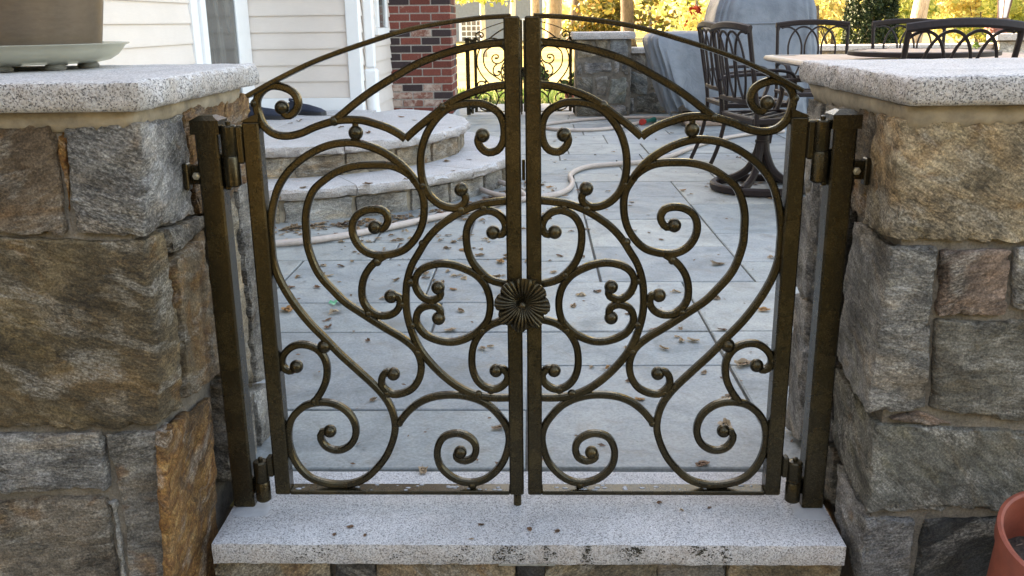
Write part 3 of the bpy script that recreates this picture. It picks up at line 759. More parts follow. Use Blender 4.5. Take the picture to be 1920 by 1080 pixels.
# ------------------------------------------------------------------ near pillars
left = thing('stone_pillar', 'tall fieldstone pillar with granite cap left of the gate, planter on top', 'pillar', (-0.95, 0.1, -0.2), 'stone pillars beside the near gate')
YF, XS = -0.22, -0.655
mc = MB(); mc.box(-1.7, XS - 0.036, YF + 0.016, 0.36, -0.198, 0.866); mc.build('mortar_core', M['mortar'], left)
bed = MB(); bed.add(*hexa([(-1.7, YF + 0.006, 0.822), (XS - 0.006, YF + 0.006, 0.822), (XS - 0.006, 0.37, 0.822), (-1.7, 0.37, 0.822), (-1.7, YF - 0.004, 0.866), (XS + 0.006, YF - 0.004, 0.866), (XS + 0.006, 0.38, 0.866), (-1.7, 0.38, 0.866)], 0.02, 0.004, 0.006, 3.0)); bed.build('mortar_bed', M['bed'], left, True, 180)
K = dict(cell=0.0075, rough=0.0066, rnd=0.0026)
face_stone(left, [(-0.949, 0.844), (-0.801, 0.839), (-0.801, 0.652), (-0.984, 0.650)], YF, 0.12, BROWN, **K)
face_stone(left, [(-0.799, 0.841), (-0.780, 0.839), (-0.791, 0.658), (-0.799, 0.653)], YF + 0.008, 0.1, RUST, **K)
face_stone(left, [(-0.778, 0.841), (-0.642, 0.841), (-0.659, 0.645), (-0.788, 0.652)], YF, 0.12, GREY, side=[(-0.184, 0.838), (0.003, 0.836), (0.026, 0.633), (-0.220, 0.644)], xs=XS, **K)
face_stone(left, [(-0.985, 0.645), (-0.659, 0.640), (-0.674, 0.280), (-1.052, 0.277)], YF, 0.10, GOLD, side=[(-0.225, 0.641), (-0.126, 0.638), (-0.138, 0.286), (-0.257, 0.298)], xs=XS, **K)
face_stone(left, [(-1.053, 0.268), (-0.787, 0.271), (-0.791, 0.149), (-1.077, 0.137)], YF, 0.12, GREY, push=0.004, **K)
face_stone(left, [(-1.079, 0.128), (-0.800, 0.135), (-0.801, -0.059), (-1.117, -0.085)], YF, 0.12, (0.20, 0.165, 0.125, 0.10), **K)
face_stone(left, [(-0.800, 0.128), (-0.784, 0.133), (-0.784, -0.059), (-0.799, -0.059)], YF + 0.004, 0.1, PALE, **K)
face_stone(left, [(-0.779, 0.271), (-0.676, 0.273), (-0.701, -0.071), (-0.783, -0.071)], YF, 0.06, (0.20, 0.185, 0.16, 0.12), **K)
side_stone(left, [(-0.251, 0.292), (-0.004, 0.259), (0.000, -0.021), (-0.088, -0.148), (-0.309, -0.010)], XS, -0.12, RUST, **K) if False else None
side_stone(left, [(-0.224, 0.279), (0.042, 0.240), (-0.038, -0.182), (-0.277, -0.034)], -0.668, -0.022, (0.23, 0.135, 0.062, 0.31), **K)
side_stone(left, [(0.015, 0.845), (0.267, 0.843), (0.180, 0.615), (0.038, 0.630)], XS, -0.12, (0.20, 0.115, 0.055, 0.30), **K)
side_stone(left, [(-0.120, 0.635), (0.062, 0.625), (0.054, 0.600), (-0.103, 0.583)], XS, -0.08, WARMG, **K)
side_stone(left, [(-0.099, 0.578), (0.059, 0.597), (0.076, 0.273), (-0.122, 0.289)], XS, -0.14, (0.19, 0.14, 0.085, 0.18), **K)
side_stone(left, [(0.278, 0.842), (0.445, 0.846), (0.403, 0.651), (0.194, 0.615)], XS, -0.12, (0.19, 0.125, 0.075, 0.25), **K)
side_stone(left, [(0.073, 0.622), (0.278, 0.645), (0.265, 0.171), (0.088, 0.268)], XS, -0.12, TAN, **K)
side_stone(left, [(0.290, 0.645), (0.418, 0.644), (0.392, 0.134), (0.280, 0.163)], XS + 0.004, -0.12, WARMG, **K)
side_stone(left, [(0.086, 0.262), (0.270, 0.158), (0.259, -0.052), (0.038, 0.030)], XS, -0.12, WARMG, **K)
side_stone(left, [(0.277, 0.153), (0.398, 0.120), (0.362, -0.060), (0.277, -0.055)], XS, -0.12, PALE, **K)
for (x0, x1, z0, z1, c) in ((-1.40, -1.045, 0.64, 0.835, GREY), (-1.45, -1.05, 0.30, 0.63, BROWN), (-1.5, -1.07, -0.19, 0.29, OLIVE), (-1.7, -1.41, 0.3, 0.83, TAN), (-1.7, -1.46, -0.19, 0.29, GREY)):
    face_stone(left, [(x0, z1), (x1, z1), (x1, z0), (x0, z0)], YF, 0.12, c, cell=0.02, rough=0.008, rnd=0.01)

def cap_slab(parent, x0, x1, y0, y1, z0, z1, inner, seed, cell=0.010):
    """granite cap: thermal top, rock-faced edges"""
    L = [(x0, y0, z0), (x1, y0, z0), (x1, y1, z0), (x0, y1, z0), (x0, y0, z1), (x1, y0, z1), (x1, y1, z1), (x0, y1, z1)]
    c = [Vector(p) for p in L]
    vs, fs = hexa(L, cell, 0.0, 0.004, seed)
    out = []
    for p in vs:
        de = min(p.x - x0, x1 - p.x, p.y - y0, y1 - p.y)
        d = fbm(p, 22, 3, seed) ; e = fbm(p, 70, 2, seed + 3)
        if de < 0.004:
            kx = -1 if p.x - x0 < .004 else (1 if x1 - p.x < .004 else 0); ky = -1 if p.y - y0 < .004 else (1 if y1 - p.y < .004 else 0)
            amp = 1.0 if kx or y1 - p.y < .004 else 0.35
            edge = 1.0 - abs((p.z - (z0 + z1) / 2) / (z1 - z0)) * 2
            bul = 0.007 * edge ** 0.5 if edge > 0 else 0
            p = p + Vector((kx, ky, 0)) * (bul - 0.004 + d.x * 0.008 + e.y * 0.003) * amp + Vector((0, 0, d.z * 0.003 * amp))
        elif z1 - p.z < 0.004: p = p + Vector((0, 0, d.z * 0.0012))
        out.append(p)
    mb = MB(); mb.add(out, fs)
    o = mb.build('granite_cap', M['cap'], parent, True, 50)
    o.data.materials.append(M['capface'])
    for pg in o.data.polygons:
        if abs(pg.normal.z) < 0.6: pg.material_index = 1
    return o
cap_slab(left, -1.72, -0.628, -0.247, 0.43, 0.863, 0.913, 1, 4.0)

right = thing('stone_pillar', 'tall fieldstone pillar with granite cap right of the gate, terracotta pot at its foot', 'pillar', (0.95, 0.1, -0.2), 'stone pillars beside the near gate')
YF, XS = -0.16, 0.66
mc = MB(); mc.box(XS + 0.022, 1.7, YF + 0.016, 0.42, -0.198, 0.858); mc.build('mortar_core', M['mortar'], right)
bed = MB(); bed.add(*hexa([(XS + 0.006, YF + 0.006, 0.812), (1.7, YF + 0.006, 0.812), (1.7, 0.42, 0.812), (XS + 0.006, 0.42, 0.812), (XS - 0.006, YF - 0.004, 0.857), (1.7, YF - 0.004, 0.857), (1.7, 0.43, 0.857), (XS - 0.006, 0.43, 0.857)], 0.02, 0.004, 0.006, 8.0)); bed.build('mortar_bed', M['bed'], right, True, 180)
face_stone(right, [(0.653, 0.831), (0.933, 0.828), (0.967, 0.608), (0.651, 0.616)], YF, 0.14, (0.35, 0.275, 0.175, 0.09), **K)
face_stone(right, [(0.655, 0.608), (0.740, 0.602), (0.763, 0.290), (0.643, 0.280)], YF, 0.12, (0.185, 0.176, 0.158, -0.15), side=[(-0.143, 0.606), (0.056, 0.609), (0.098, 0.311), (-0.110, 0.257)], xs=XS, **K)
face_stone(right, [(0.747, 0.598), (0.878, 0.601), (0.884, 0.473), (0.756, 0.472)], YF, 0.12, PINK, **K)
face_stone(right, [(0.884, 0.599), (0.968, 0.599), (0.989, 0.467), (0.888, 0.485)], YF, 0.12, PALE, **K)
face_stone(right, [(0.751, 0.467), (0.990, 0.460), (1.022, 0.249), (0.761, 0.288)], YF, 0.12, OLIVE, **K)
face_stone(right, [(0.749, 0.361), (0.755, 0.359), (0.757, 0.288), (0.743, 0.288)], YF + 0.004, 0.06, WARMG, **K)
face_stone(right, [(0.688, 0.269), (0.748, 0.281), (0.823, 0.255), (0.763, 0.252)], YF + 0.004, 0.06, PINK, **K)
face_stone(right, [(0.663, 0.261), (0.824, 0.246), (1.024, 0.238), (1.049, 0.073), (0.663, 0.070)], YF, 0.14, OLIVE, **K) if False else None
face_stone(right, [(0.663, 0.260), (1.024, 0.236), (1.049, 0.073), (0.663, 0.070)], YF, 0.12, (0.138, 0.130, 0.106, -0.12), side=[(-0.151, 0.260), (0.096, 0.275), (0.047, 0.123), (-0.140, 0.061)], xs=XS, **K)
face_stone(right, [(0.662, 0.059), (0.769, 0.057), (0.770, -0.104), (0.662, -0.105)], YF, 0.12, GREY, side=[(-0.154, 0.057), (0.025, 0.096), (0.013, -0.025), (-0.144, -0.116)], xs=XS, **K)
face_stone(right, [(0.774, 0.056), (1.051, 0.062), (1.078, -0.115), (0.776, -0.107)], YF, 0.12, (0.045, 0.045, 0.042, 0), **K)
side_stone(right, [(-0.130, 0.833), (0.097, 0.827), (0.074, 0.627), (-0.125, 0.614)], XS, 0.12, (0.17, 0.125, 0.075, 0.16), **K)
side_stone(right, [(0.110, 0.828), (0.304, 0.823), (0.279, 0.661), (0.087, 0.625)], XS, 0.12, WARMG, **K)
side_stone(right, [(0.085, 0.616), (0.298, 0.658), (0.283, 0.374), (0.105, 0.308)], XS - 0.002, 0.12, DARK, **K)
side_stone(right, [(0.323, 0.821), (0.442, 0.824), (0.392, 0.579), (0.302, 0.657)], XS - 0.004, 0.12, WARMG, **K)
side_stone(right, [(0.308, 0.647), (0.399, 0.571), (0.399, 0.367), (0.287, 0.373)], XS - 0.012, 0.12, GREY, **K)
side_stone(right, [(0.285, 0.366), (0.402, 0.359), (0.380, 0.006), (0.250, 0.025)], XS - 0.012, 0.12, GREY, **K)
side_stone(right, [(0.103, 0.299), (0.276, 0.364), (0.241, 0.026), (0.053, 0.120)], XS, 0.12, DARK, **K)
side_stone(right, [(0.051, 0.113), (0.239, 0.019), (0.242, -0.070), (0.023, -0.018)], XS, 0.12, OLIVE, **K)
for (x0, x1, z0, z1, c) in ((1.04, 1.7, 0.3, 0.83, GREY), (1.04, 1.7, -0.19, 0.29, OLIVE)):
    face_stone(right, [(x0, z1), (x1, z1), (x1, z0), (x0, z0)], YF, 0.12, c, cell=0.02, rough=0.008, rnd=0.01)
cap_slab(right, 0.646, 1.72, -0.188, 0.47, 0.855, 0.905, -1, 14.0)

# threshold slab
th = MB(); L = [(-0.634, -0.160, -0.049), (0.636, -0.160, -0.049), (0.644, 0.156, -0.049), (-0.64, 0.156, -0.049), (-0.634, -0.160, 0), (0.636, -0.160, 0), (0.644, 0.156, 0), (-0.64, 0.156, 0)]
vs_, fs_ = hexa(L, 0.012, 0.0, 0.004, 2)
vs_ = [p + (Vector((0, fbm(p, 40, 3, 2).y * 0.003, fbm(p, 30, 2).z * 0.0015)) if p.y < -0.15 else Vector((0, 0, fbm(p, 9, 2).z * 0.0008))) for p in vs_]
th.add(vs_, fs_); sill = tag(th.build('threshold', M['sill'], None, True, 50), 'long pale granite threshold slab lying under the closed gate', 'threshold')
for xx, yy, rx, ry in ((-0.598, -0.02, 0.052, 0.040), (0.612, -0.022, 0.052, 0.045)):
    mb = MB(); n = 26; ring = []
    for i in range(n):
        a = 2 * math.pi * i / n; k = 1 + 0.12 * math.sin(3 * a + xx * 4) + 0.06 * math.sin(7 * a) + 0.03 * math.sin(13 * a)
        ring.append((max(-0.626, min(0.632, xx + rx * k * math.cos(a))), yy + ry * k * math.sin(a)))
    mb.add([(x, y_, 0.0004) for x, y_ in ring] + [(xx + (x - xx) * .85, yy + (y_ - yy) * .85, 0.0022) for x, y_ in ring] + [(xx, yy, 0.004)],
           [(i, (i + 1) % n, n + (i + 1) % n, n + i) for i in range(n)] + [(n + i, n + (i + 1) % n, 2 * n) for i in range(n)])
    mb.build('sealant_patch', M['sealant'], sill, True, 180)
# dried mud and moss clods stuck on the slab's front edge
M['mud'] = mat_simple('dried_mud', (0.040, 0.032, 0.020), 0.95, nscale=160, var=0.6, bump=0.7, dist=0.004)
for (px, w_, n_) in ((-0.445, 0.03, 26), (-0.405, 0.02, 16), (-0.27, 0.02, 14), (-0.15, 0.02, 22), (-0.045, 0.024, 110), (0.045, 0.012, 50), (0.125, 0.011, 80), (0.215, 0.016, 120), (0.355, 0.016, 80), (0.395, 0.009, 40), (-0.12, 0.012, 18), (0.28, 0.02, 12)):
    mb = MB(); subs = [(px + rng.gauss(0, w_ * .8), -0.012 + rng.gauss(0, 0.010)) for _ in range(8)]
    for i in range(n_):
        a_, b_ = rng.choice(subs); x = a_ + rng.gauss(0, w_ * .34); zz = max(-0.046, min(-0.002, b_ - abs(rng.gauss(0, 0.008)))); r = rng.uniform(0.0005, 0.0016)
        mb.ball((x, -0.1622, zz), r, 6, 4, (1.4, 0.5, 1.0))
    tag(mb.build('mud_clump', M['mud'], sill, True, 180), kind='stuff')
sill.data.materials.append(M['sillface'])
for pg in sill.data.polygons:
    if abs(pg.normal.z) < 0.6: pg.material_index = 1
# riser under the slab
rs = thing('stone_riser', 'low fieldstone riser under the granite threshold slab', 'riser', (0, -0.1, -0.2))
mc = MB(); mc.box(-0.64, 0.645, -0.10, 0.1, -0.199, -0.051); mc.build('mortar_core', M['mortar'], rs)
xs = [-0.64, -0.40, -0.31, -0.02, 0.04, 0.27, 0.41, 0.645]
for (a, b), c in zip(zip(xs, xs[1:]), (TAN, DARK, (0.26, 0.2, 0.13, .15), DARK, TAN, WARMG, (0.26, 0.2, 0.12, 0.1))):
    face_stone(rs, [(a, -0.056), (b, -0.056), (b, -0.195), (a, -0.195)], -0.128, 0.1, c, **K)
mb = MB(); mb.box(-0.055, 0.06, -0.150, -0.11, -0.0555, -0.0495, 0.001); mb.build('metal_shim', M['steel'], rs)

# ------------------------------------------------------------------ the gate
BW, BD = 0.0148, 0.0155
S1 = 1.0
curves = {
 'shoulder': [(-0.032, 0.963), (-0.068, 0.960), (-0.110, 0.953), (-0.156, 0.941), (-0.199, 0.925), (-0.237, 0.905), (-0.281, 0.880), (-0.315, 0.857), (-0.340, 0.838), (-0.361, 0.822)],
 'upper_s': [(-0.226, 0.785), (-0.237, 0.794), (-0.261, 0.807), (-0.284, 0.815), (-0.305, 0.821), (-0.326, 0.823), (-0.360, 0.821), (-0.399, 0.810), (-0.428, 0.798), (-0.457, 0.793), (-0.481, 0.798), (-0.499, 0.814), (-0.508, 0.839), (-0.508, 0.860), (-0.498, 0.877), (-0.481, 0.887), (-0.462, 0.887), (-0.443, 0.880), (-0.432, 0.869), (-0.429, 0.853), (-0.436, 0.840), (-0.447, 0.832), (-0.456, 0.835), (-0.461, 0.847)],
 'heart_top': [(-0.032, 0.885), (-0.060, 0.882), (-0.093, 0.873), (-0.126, 0.860), (-0.155, 0.842), (-0.179, 0.824), (-0.204, 0.805), (-0.226, 0.786)],
 'centre_c': [(-0.078, 0.791), (-0.086, 0.787), (-0.086, 0.776), (-0.079, 0.765), (-0.067, 0.758), (-0.050, 0.762), (-0.040, 0.775), (-0.036, 0.794), (-0.038, 0.816), (-0.046, 0.833), (-0.061, 0.844), (-0.079, 0.851), (-0.098, 0.852), (-0.122, 0.849), (-0.143, 0.842), (-0.163, 0.826), (-0.180, 0.804), (-0.191, 0.781), (-0.198, 0.753), (-0.199, 0.724), (-0.195, 0.700), (-0.186, 0.678), (-0.170, 0.661), (-0.152, 0.652), (-0.132, 0.650), (-0.118, 0.658), (-0.113, 0.668), (-0.116, 0.677), (-0.122, 0.686)],
 'big_heart': [(-0.212, 0.703), (-0.217, 0.713), (-0.235, 0.734), (-0.259, 0.753), (-0.287, 0.768), (-0.319, 0.778), (-0.348, 0.779), (-0.377, 0.774), (-0.407, 0.762), (-0.437, 0.743), (-0.461, 0.721), (-0.480, 0.694), (-0.492, 0.663), (-0.499, 0.634), (-0.504, 0.599), (-0.504, 0.573), (-0.503, 0.543), (-0.495, 0.510), (-0.480, 0.476), (-0.460, 0.442), (-0.437, 0.410), (-0.409, 0.378), (-0.381, 0.345), (-0.347, 0.310), (-0.318, 0.280), (-0.298, 0.256), (-0.284, 0.232), (-0.276, 0.204), (-0.275, 0.176), (-0.283, 0.145), (-0.298, 0.113), (-0.318, 0.087), (-0.343, 0.063), (-0.373, 0.050), (-0.405, 0.047), (-0.437, 0.052), (-0.463, 0.063), (-0.483, 0.084), (-0.497, 0.113), (-0.503, 0.145), (-0.501, 0.176), (-0.492, 0.202), (-0.475, 0.221), (-0.456, 0.233), (-0.429, 0.238), (-0.403, 0.235), (-0.381, 0.223), (-0.365, 0.204), (-0.358, 0.179), (-0.362, 0.156), (-0.374, 0.139), (-0.392, 0.129), (-0.410, 0.129), (-0.426, 0.138), (-0.434, 0.155), (-0.431, 0.170), (-0.414, 0.172)],
 'inner_heart': [(-0.295, 0.612), (-0.280, 0.609), (-0.270, 0.620), (-0.268, 0.632), (-0.275, 0.644), (-0.290, 0.649), (-0.310, 0.647), (-0.327, 0.638), (-0.337, 0.624), (-0.340, 0.605), (-0.335, 0.585), (-0.322, 0.567), (-0.303, 0.557), (-0.283, 0.555), (-0.261, 0.558), (-0.239, 0.566), (-0.220, 0.583), (-0.205, 0.606), (-0.197, 0.632), (-0.195, 0.661), (-0.199, 0.683), (-0.208, 0.699), (-0.219, 0.714), (-0.240, 0.728), (-0.264, 0.735), (-0.303, 0.736), (-0.332, 0.733), (-0.361, 0.724), (-0.386, 0.709), (-0.410, 0.689), (-0.424, 0.662), (-0.431, 0.633), (-0.432, 0.603), (-0.431, 0.573), (-0.421, 0.535), (-0.408, 0.509), (-0.387, 0.483), (-0.363, 0.457), (-0.330, 0.433), (-0.300, 0.412), (-0.276, 0.396), (-0.251, 0.380), (-0.229, 0.361), (-0.218, 0.342), (-0.214, 0.318), (-0.219, 0.293), (-0.233, 0.271), (-0.254, 0.259), (-0.275, 0.256), (-0.289, 0.264), (-0.298, 0.279), (-0.295, 0.298), (-0.284, 0.306), (-0.273, 0.300)],
 'middle_s': [(-0.277, 0.555), (-0.294, 0.544), (-0.309, 0.530), (-0.322, 0.509), (-0.328, 0.483), (-0.326, 0.458), (-0.314, 0.439), (-0.297, 0.429), (-0.277, 0.429), (-0.260, 0.438), (-0.252, 0.453), (-0.253, 0.465), (-0.259, 0.470), (-0.270, 0.469)],
 'lens': [(-0.031, 0.664), (-0.059, 0.661), (-0.088, 0.656), (-0.118, 0.645), (-0.147, 0.628), (-0.172, 0.609), (-0.193, 0.586), (-0.209, 0.561), (-0.225, 0.534), (-0.235, 0.503), (-0.239, 0.472), (-0.239, 0.436), (-0.233, 0.404), (-0.224, 0.375), (-0.212, 0.350), (-0.195, 0.326), (-0.173, 0.301), (-0.148, 0.279), (-0.123, 0.263), (-0.097, 0.253), (-0.066, 0.248), (-0.026, 0.248)],
 'rose_top': [(-0.027, 0.493), (-0.045, 0.496), (-0.067, 0.503), (-0.086, 0.518), (-0.103, 0.540), (-0.112, 0.566), (-0.114, 0.596), (-0.110, 0.615), (-0.101, 0.630), (-0.089, 0.639), (-0.072, 0.644), (-0.055, 0.640), (-0.041, 0.627), (-0.036, 0.612), (-0.040, 0.600), (-0.048, 0.596), (-0.061, 0.600)],
 'centre_eye': [(-0.174, 0.487), (-0.169, 0.479), (-0.171, 0.468), (-0.188, 0.461), (-0.205, 0.467), (-0.216, 0.482), (-0.220, 0.501), (-0.212, 0.519), (-0.195, 0.531), (-0.170, 0.537), (-0.145, 0.535), (-0.121, 0.527), (-0.096, 0.513), (-0.078, 0.491), (-0.070, 0.465), (-0.070, 0.439), (-0.077, 0.415), (-0.094, 0.395), (-0.115, 0.381), (-0.140, 0.372), (-0.165, 0.372), (-0.191, 0.380), (-0.209, 0.393), (-0.220, 0.415), (-0.217, 0.435), (-0.206, 0.446), (-0.188, 0.450), (-0.174, 0.444), (-0.170, 0.432), (-0.175, 0.422)],
 'rose_bottom': [(-0.027, 0.419), (-0.045, 0.417), (-0.069, 0.408), (-0.089, 0.392), (-0.104, 0.366), (-0.109, 0.339), (-0.108, 0.312), (-0.100, 0.289), (-0.085, 0.273), (-0.066, 0.267), (-0.049, 0.273), (-0.038, 0.286), (-0.036, 0.300), (-0.043, 0.310), (-0.050, 0.313), (-0.060, 0.308)],
 'foot_scroll': [(-0.265, 0.193), (-0.246, 0.217), (-0.222, 0.237), (-0.195, 0.249), (-0.164, 0.254), (-0.133, 0.253), (-0.102, 0.245), (-0.077, 0.231), (-0.056, 0.209), (-0.040, 0.183), (-0.035, 0.156), (-0.039, 0.128), (-0.049, 0.100), (-0.068, 0.075), (-0.091, 0.058), (-0.117, 0.052), (-0.144, 0.057), (-0.166, 0.071), (-0.183, 0.093), (-0.188, 0.122), (-0.182, 0.146), (-0.169, 0.161), (-0.146, 0.167), (-0.126, 0.162), (-0.110, 0.149), (-0.105, 0.130), (-0.112, 0.111), (-0.129, 0.103), (-0.144, 0.108), (-0.148, 0.117), (-0.139, 0.123)],
 'corner_scroll': [(-0.445, 0.235), (-0.426, 0.262), (-0.414, 0.288), (-0.410, 0.316), (-0.415, 0.339), (-0.429, 0.357), (-0.451, 0.366), (-0.472, 0.365), (-0.489, 0.355), (-0.501, 0.339), (-0.503, 0.322), (-0.495, 0.311), (-0.485, 0.309), (-0.474, 0.318)],
}
balls = [(-0.078, 0.791), (-0.122, 0.686), (-0.295, 0.612), (-0.461, 0.847), (-0.061, 0.600)] + [(-0.174, 0.487), (-0.175, 0.422), (-0.060, 0.308), (-0.139, 0.123), (-0.474, 0.318), (-0.273, 0.301), (-0.270, 0.469), (-0.414, 0.172)]
finials = [(-0.322, 0.798)] + [(-0.413, 0.362)]
welds = [(-0.152, 0.845), (-0.196, 0.694), (-0.123, 0.646), (-0.079, 0.650), (-0.202, 0.579), (-0.032, 0.960), (-0.362, 0.821), (-0.509, 0.581), (-0.512, 0.855), (-0.029, 0.804), (-0.032, 0.613)] + [(-0.229, 0.499), (-0.248, 0.452), (-0.229, 0.407), (-0.220, 0.349), (-0.265, 0.190), (-0.294, 0.542), (-0.317, 0.433), (-0.188, 0.455), (-0.082, 0.512), (-0.086, 0.396), (-0.442, 0.240), (-0.508, 0.329), (-0.303, 0.263), (-0.030, 0.298), (-0.029, 0.162), (-0.512, 0.145), (-0.389, 0.046), (-0.115, 0.046), (-0.288, 0.258), (-0.097, 0.257), (-0.071, 0.266)]
rail_top = [(-0.523, 0.870), (-0.466, 0.899), (-0.399, 0.929), (-0.340, 0.950), (-0.285, 0.967), (-0.238, 0.981), (-0.196, 0.991), (-0.148, 0.999), (-0.108, 1.004), (-0.068, 1.008), (-0.021, 1.010)]

def make_leaf(s, label, group, L0):
    """one gate leaf; s=-1 the left, s=+1 the right (mirrored)"""
    f_ = lambda p: (p[0] if s < 0 else -p[0], 0.0, p[1])
    lf = thing('gate_leaf', label, 'gate', (0.535 * s, 0, 0.03), group)
    b = MB(); b.box(s * 0.5372, s * 0.5050, -0.018, 0.018, 0.0305, 0.822, 0.003); b.build('hinge_stile', M['bronze'], lf, True)
    xi = [(0.019, 0.032)][0][0]
    b = MB(); b.box(s * 0.0045, s * 0.0345, -0.018, 0.018, 0.0305, [(-0.017, 1.010)][0][1], 0.003); b.build('lock_stile', M['bronze'], lf, True)
    b = MB(); b.box(s * 0.0345, s * 0.505, -0.017, 0.017, 0.0305, 0.040, 0.0015); rail = b.build('bottom_rail', M['bronze'], lf, True)
    dr = MB()
    for i in range(26):
        x = s * rng.uniform(0.05, 0.49); r = rng.uniform(0.002, 0.006)
        dr.ball((x, rng.uniform(-0.012, 0.012), 0.0402), r, 8, 4, (1.3, 0.8, 0.22))
    M.setdefault('water', mat_simple('water_drop', (0.25, 0.27, 0.30), 0.05, 0.0, var=0.02, bump=0))
    tag(dr.build('water_drop', M['water'], rail, True, 180), kind='stuff')
    b = MB(); b.flatbar(catmull([f_(p) for p in rail_top], 0.012), 0.009, 0.034, 0.002); b.build('top_rail', M['bronze'], lf, True)
    pts = [f_(p) for p in ((-0.5372, 0.822), (-0.505, 0.84))]
    b = MB(); zt = 0.822
    b.add([(s * 0.5372, -0.017, zt), (s * 0.505, -0.017, zt), (s * 0.505, -0.017, 0.838), (s * 0.5372, -0.017, 0.824), (s * 0.5372, 0.017, zt), (s * 0.505, 0.017, zt), (s * 0.505, 0.017, 0.838), (s * 0.5372, 0.017, 0.824)],
          [(0, 1, 2, 3), (4, 5, 6, 7), (0, 1, 5, 4), (1, 2, 6, 5), (2, 3, 7, 6), (3, 0, 4, 7)]); b.build('stile_cap', M['bronze'], lf)
    for nm, pts in curves.items():
        b = MB(); b.flatbar(catmull([f_(p) for p in pts]), BW, BD, 0.0032); b.build('scroll', M['bronze'], lf, True)
    for (x, z) in balls:
        b = MB(); p = f_((x, z)); b.ball(p, 0.0142, 16, 10, (1, 1.0, 1)); b.build('scroll_ball', M['bronze'], lf, True, 180)
    for (x, z) in finials:
        b = MB(); p = Vector(f_((x, z))); b.ball(p, 0.0145, 16, 10); b.build('ball_finial', M['bronze'], lf, True, 180)
    p = Vector(f_(finials[0])); b = MB(); b.cyl(p + Vector((0, 0, -0.022)), p + Vector((0, 0, 0.022)), 0.0062, 10); b.build('finial_stem', M['bronze'], lf, True)
    b = MB()
    for (x, z) in welds:
        p = f_((x, z)); b.ball((p[0], -0.002, p[2]), rng.uniform(0.0075, 0.0100), 9, 6, (1, 0.85, 1))
    tag(b.build('weld_bead', M['bronze'], lf, True, 180), kind='stuff')
    # knuckle plates and upper barrels turn with the leaf
    for z0, z1, tp in ((0.742, 0.815, 1), (0.072, 0.118, 0)):
        b = MB(); b.box(s * 0.5376, s * 0.5515, -0.0175, 0.004, z0, z1, 0.003); b.build('hinge_plate', M['bronze'], lf, True)
    for z0, z1 in ((0.758, 0.816), (0.062, 0.109)):
        b = MB(); b.lathe([(0.0145, z0), (0.0160, z0 + .003), (0.0160, z1 - .003), (0.0135, z1), (0.005, z1 + 0.001), (0.005, z1 + 0.007), (0.0001, z1 + 0.009)], 20, (s * 0.5645, -0.012, 0)); b.build('hinge_barrel', M['bronze'], lf, True)
    return lf
leafL = make_leaf(-1, 'left leaf of the near wrought iron gate, carrying the flower rosette', 'leaves of the near gate', 0)
leafR = make_leaf(1, 'right leaf of the near wrought iron gate, the one without the drop bolt', 'leaves of the near gate', 0)
# drop bolt, rosette and latch knob
b = MB(); b.cyl((-0.0185, 0.0, 0.0), (-0.0185, 0.0, 0.034), 0.0085, 14); b.build('drop_bolt', M['bronze'], leafL, True)
def rosette(parent, cx, cz):
    vs = []; fs = []; NTH, NR = 192, 12; R0 = 0.056
    for j in range(NR + 1):
        t = j / NR
        for i in range(NTH):
            a = 2 * math.pi * i / NTH
            lob = 1 - 0.13 * (1 - abs(math.cos(4 * a + 0.4)) ** 0.8) - 0.012 * (1 - abs(math.cos(16 * a)))
            r = 0.006 + (R0 * lob - 0.006) * t
            flute = 0.0017 * min(1, t * 1.8) * (abs(math.cos(16 * a)) - 0.5) * 2
            y_ = -0.036 + 0.013 * (1 - t) ** 2 - 0.003 * math.sin(math.pi * t) + 0.002 * t ** 4 - flute - 0.0050 * math.cos(8 * a + 0.8) * t * t
            vs.append((cx + r * math.cos(a), y_, cz + r * math.sin(a)))
    for j in range(NR):
        for i in range(NTH): fs.append((j * NTH + i, j * NTH + (i + 1) % NTH, (j + 1) * NTH + (i + 1) % NTH, (j + 1) * NTH + i))
    n0 = len(vs); vs += [(x, y_ + 0.004, z) for x, y_, z in vs]
    fs += [tuple(n0 + q for q in f) for f in fs]
    fs += [(NR * NTH + i, NR * NTH + (i + 1) % NTH, n0 + NR * NTH + (i + 1) % NTH, n0 + NR * NTH + i) for i in range(NTH)]
    mb = MB(); mb.add(vs, fs); ro = mb.build('rosette', M['bronze'], parent, True, 60)
    mb = MB(); mb.ball((cx, -0.040, cz), 0.0085, 14, 9); mb.cyl((cx, -0.036, cz), (cx, -0.018, cz), 0.006, 10); mb.build('rosette_stud', M['bronze'], ro, True, 60)
rc_ = [(-0.004, 0.460)][0]
rosette(leafL, rc_[0], rc_[1])
b = MB(); lt = [(0.016, 0.509)][0]; b.cyl((lt[0], -0.022, lt[1] - 0.03), (lt[0], -0.022, lt[1]), 0.0085, 14); b.build('latch_bar', M['bronze'], leafR, True)
b = MB(); b.box(0.003, -0.003, 0.019, 0.03, 0.70, 0.74, 0.001); b.build('latch_stop', M['bronze'], leafR, True)

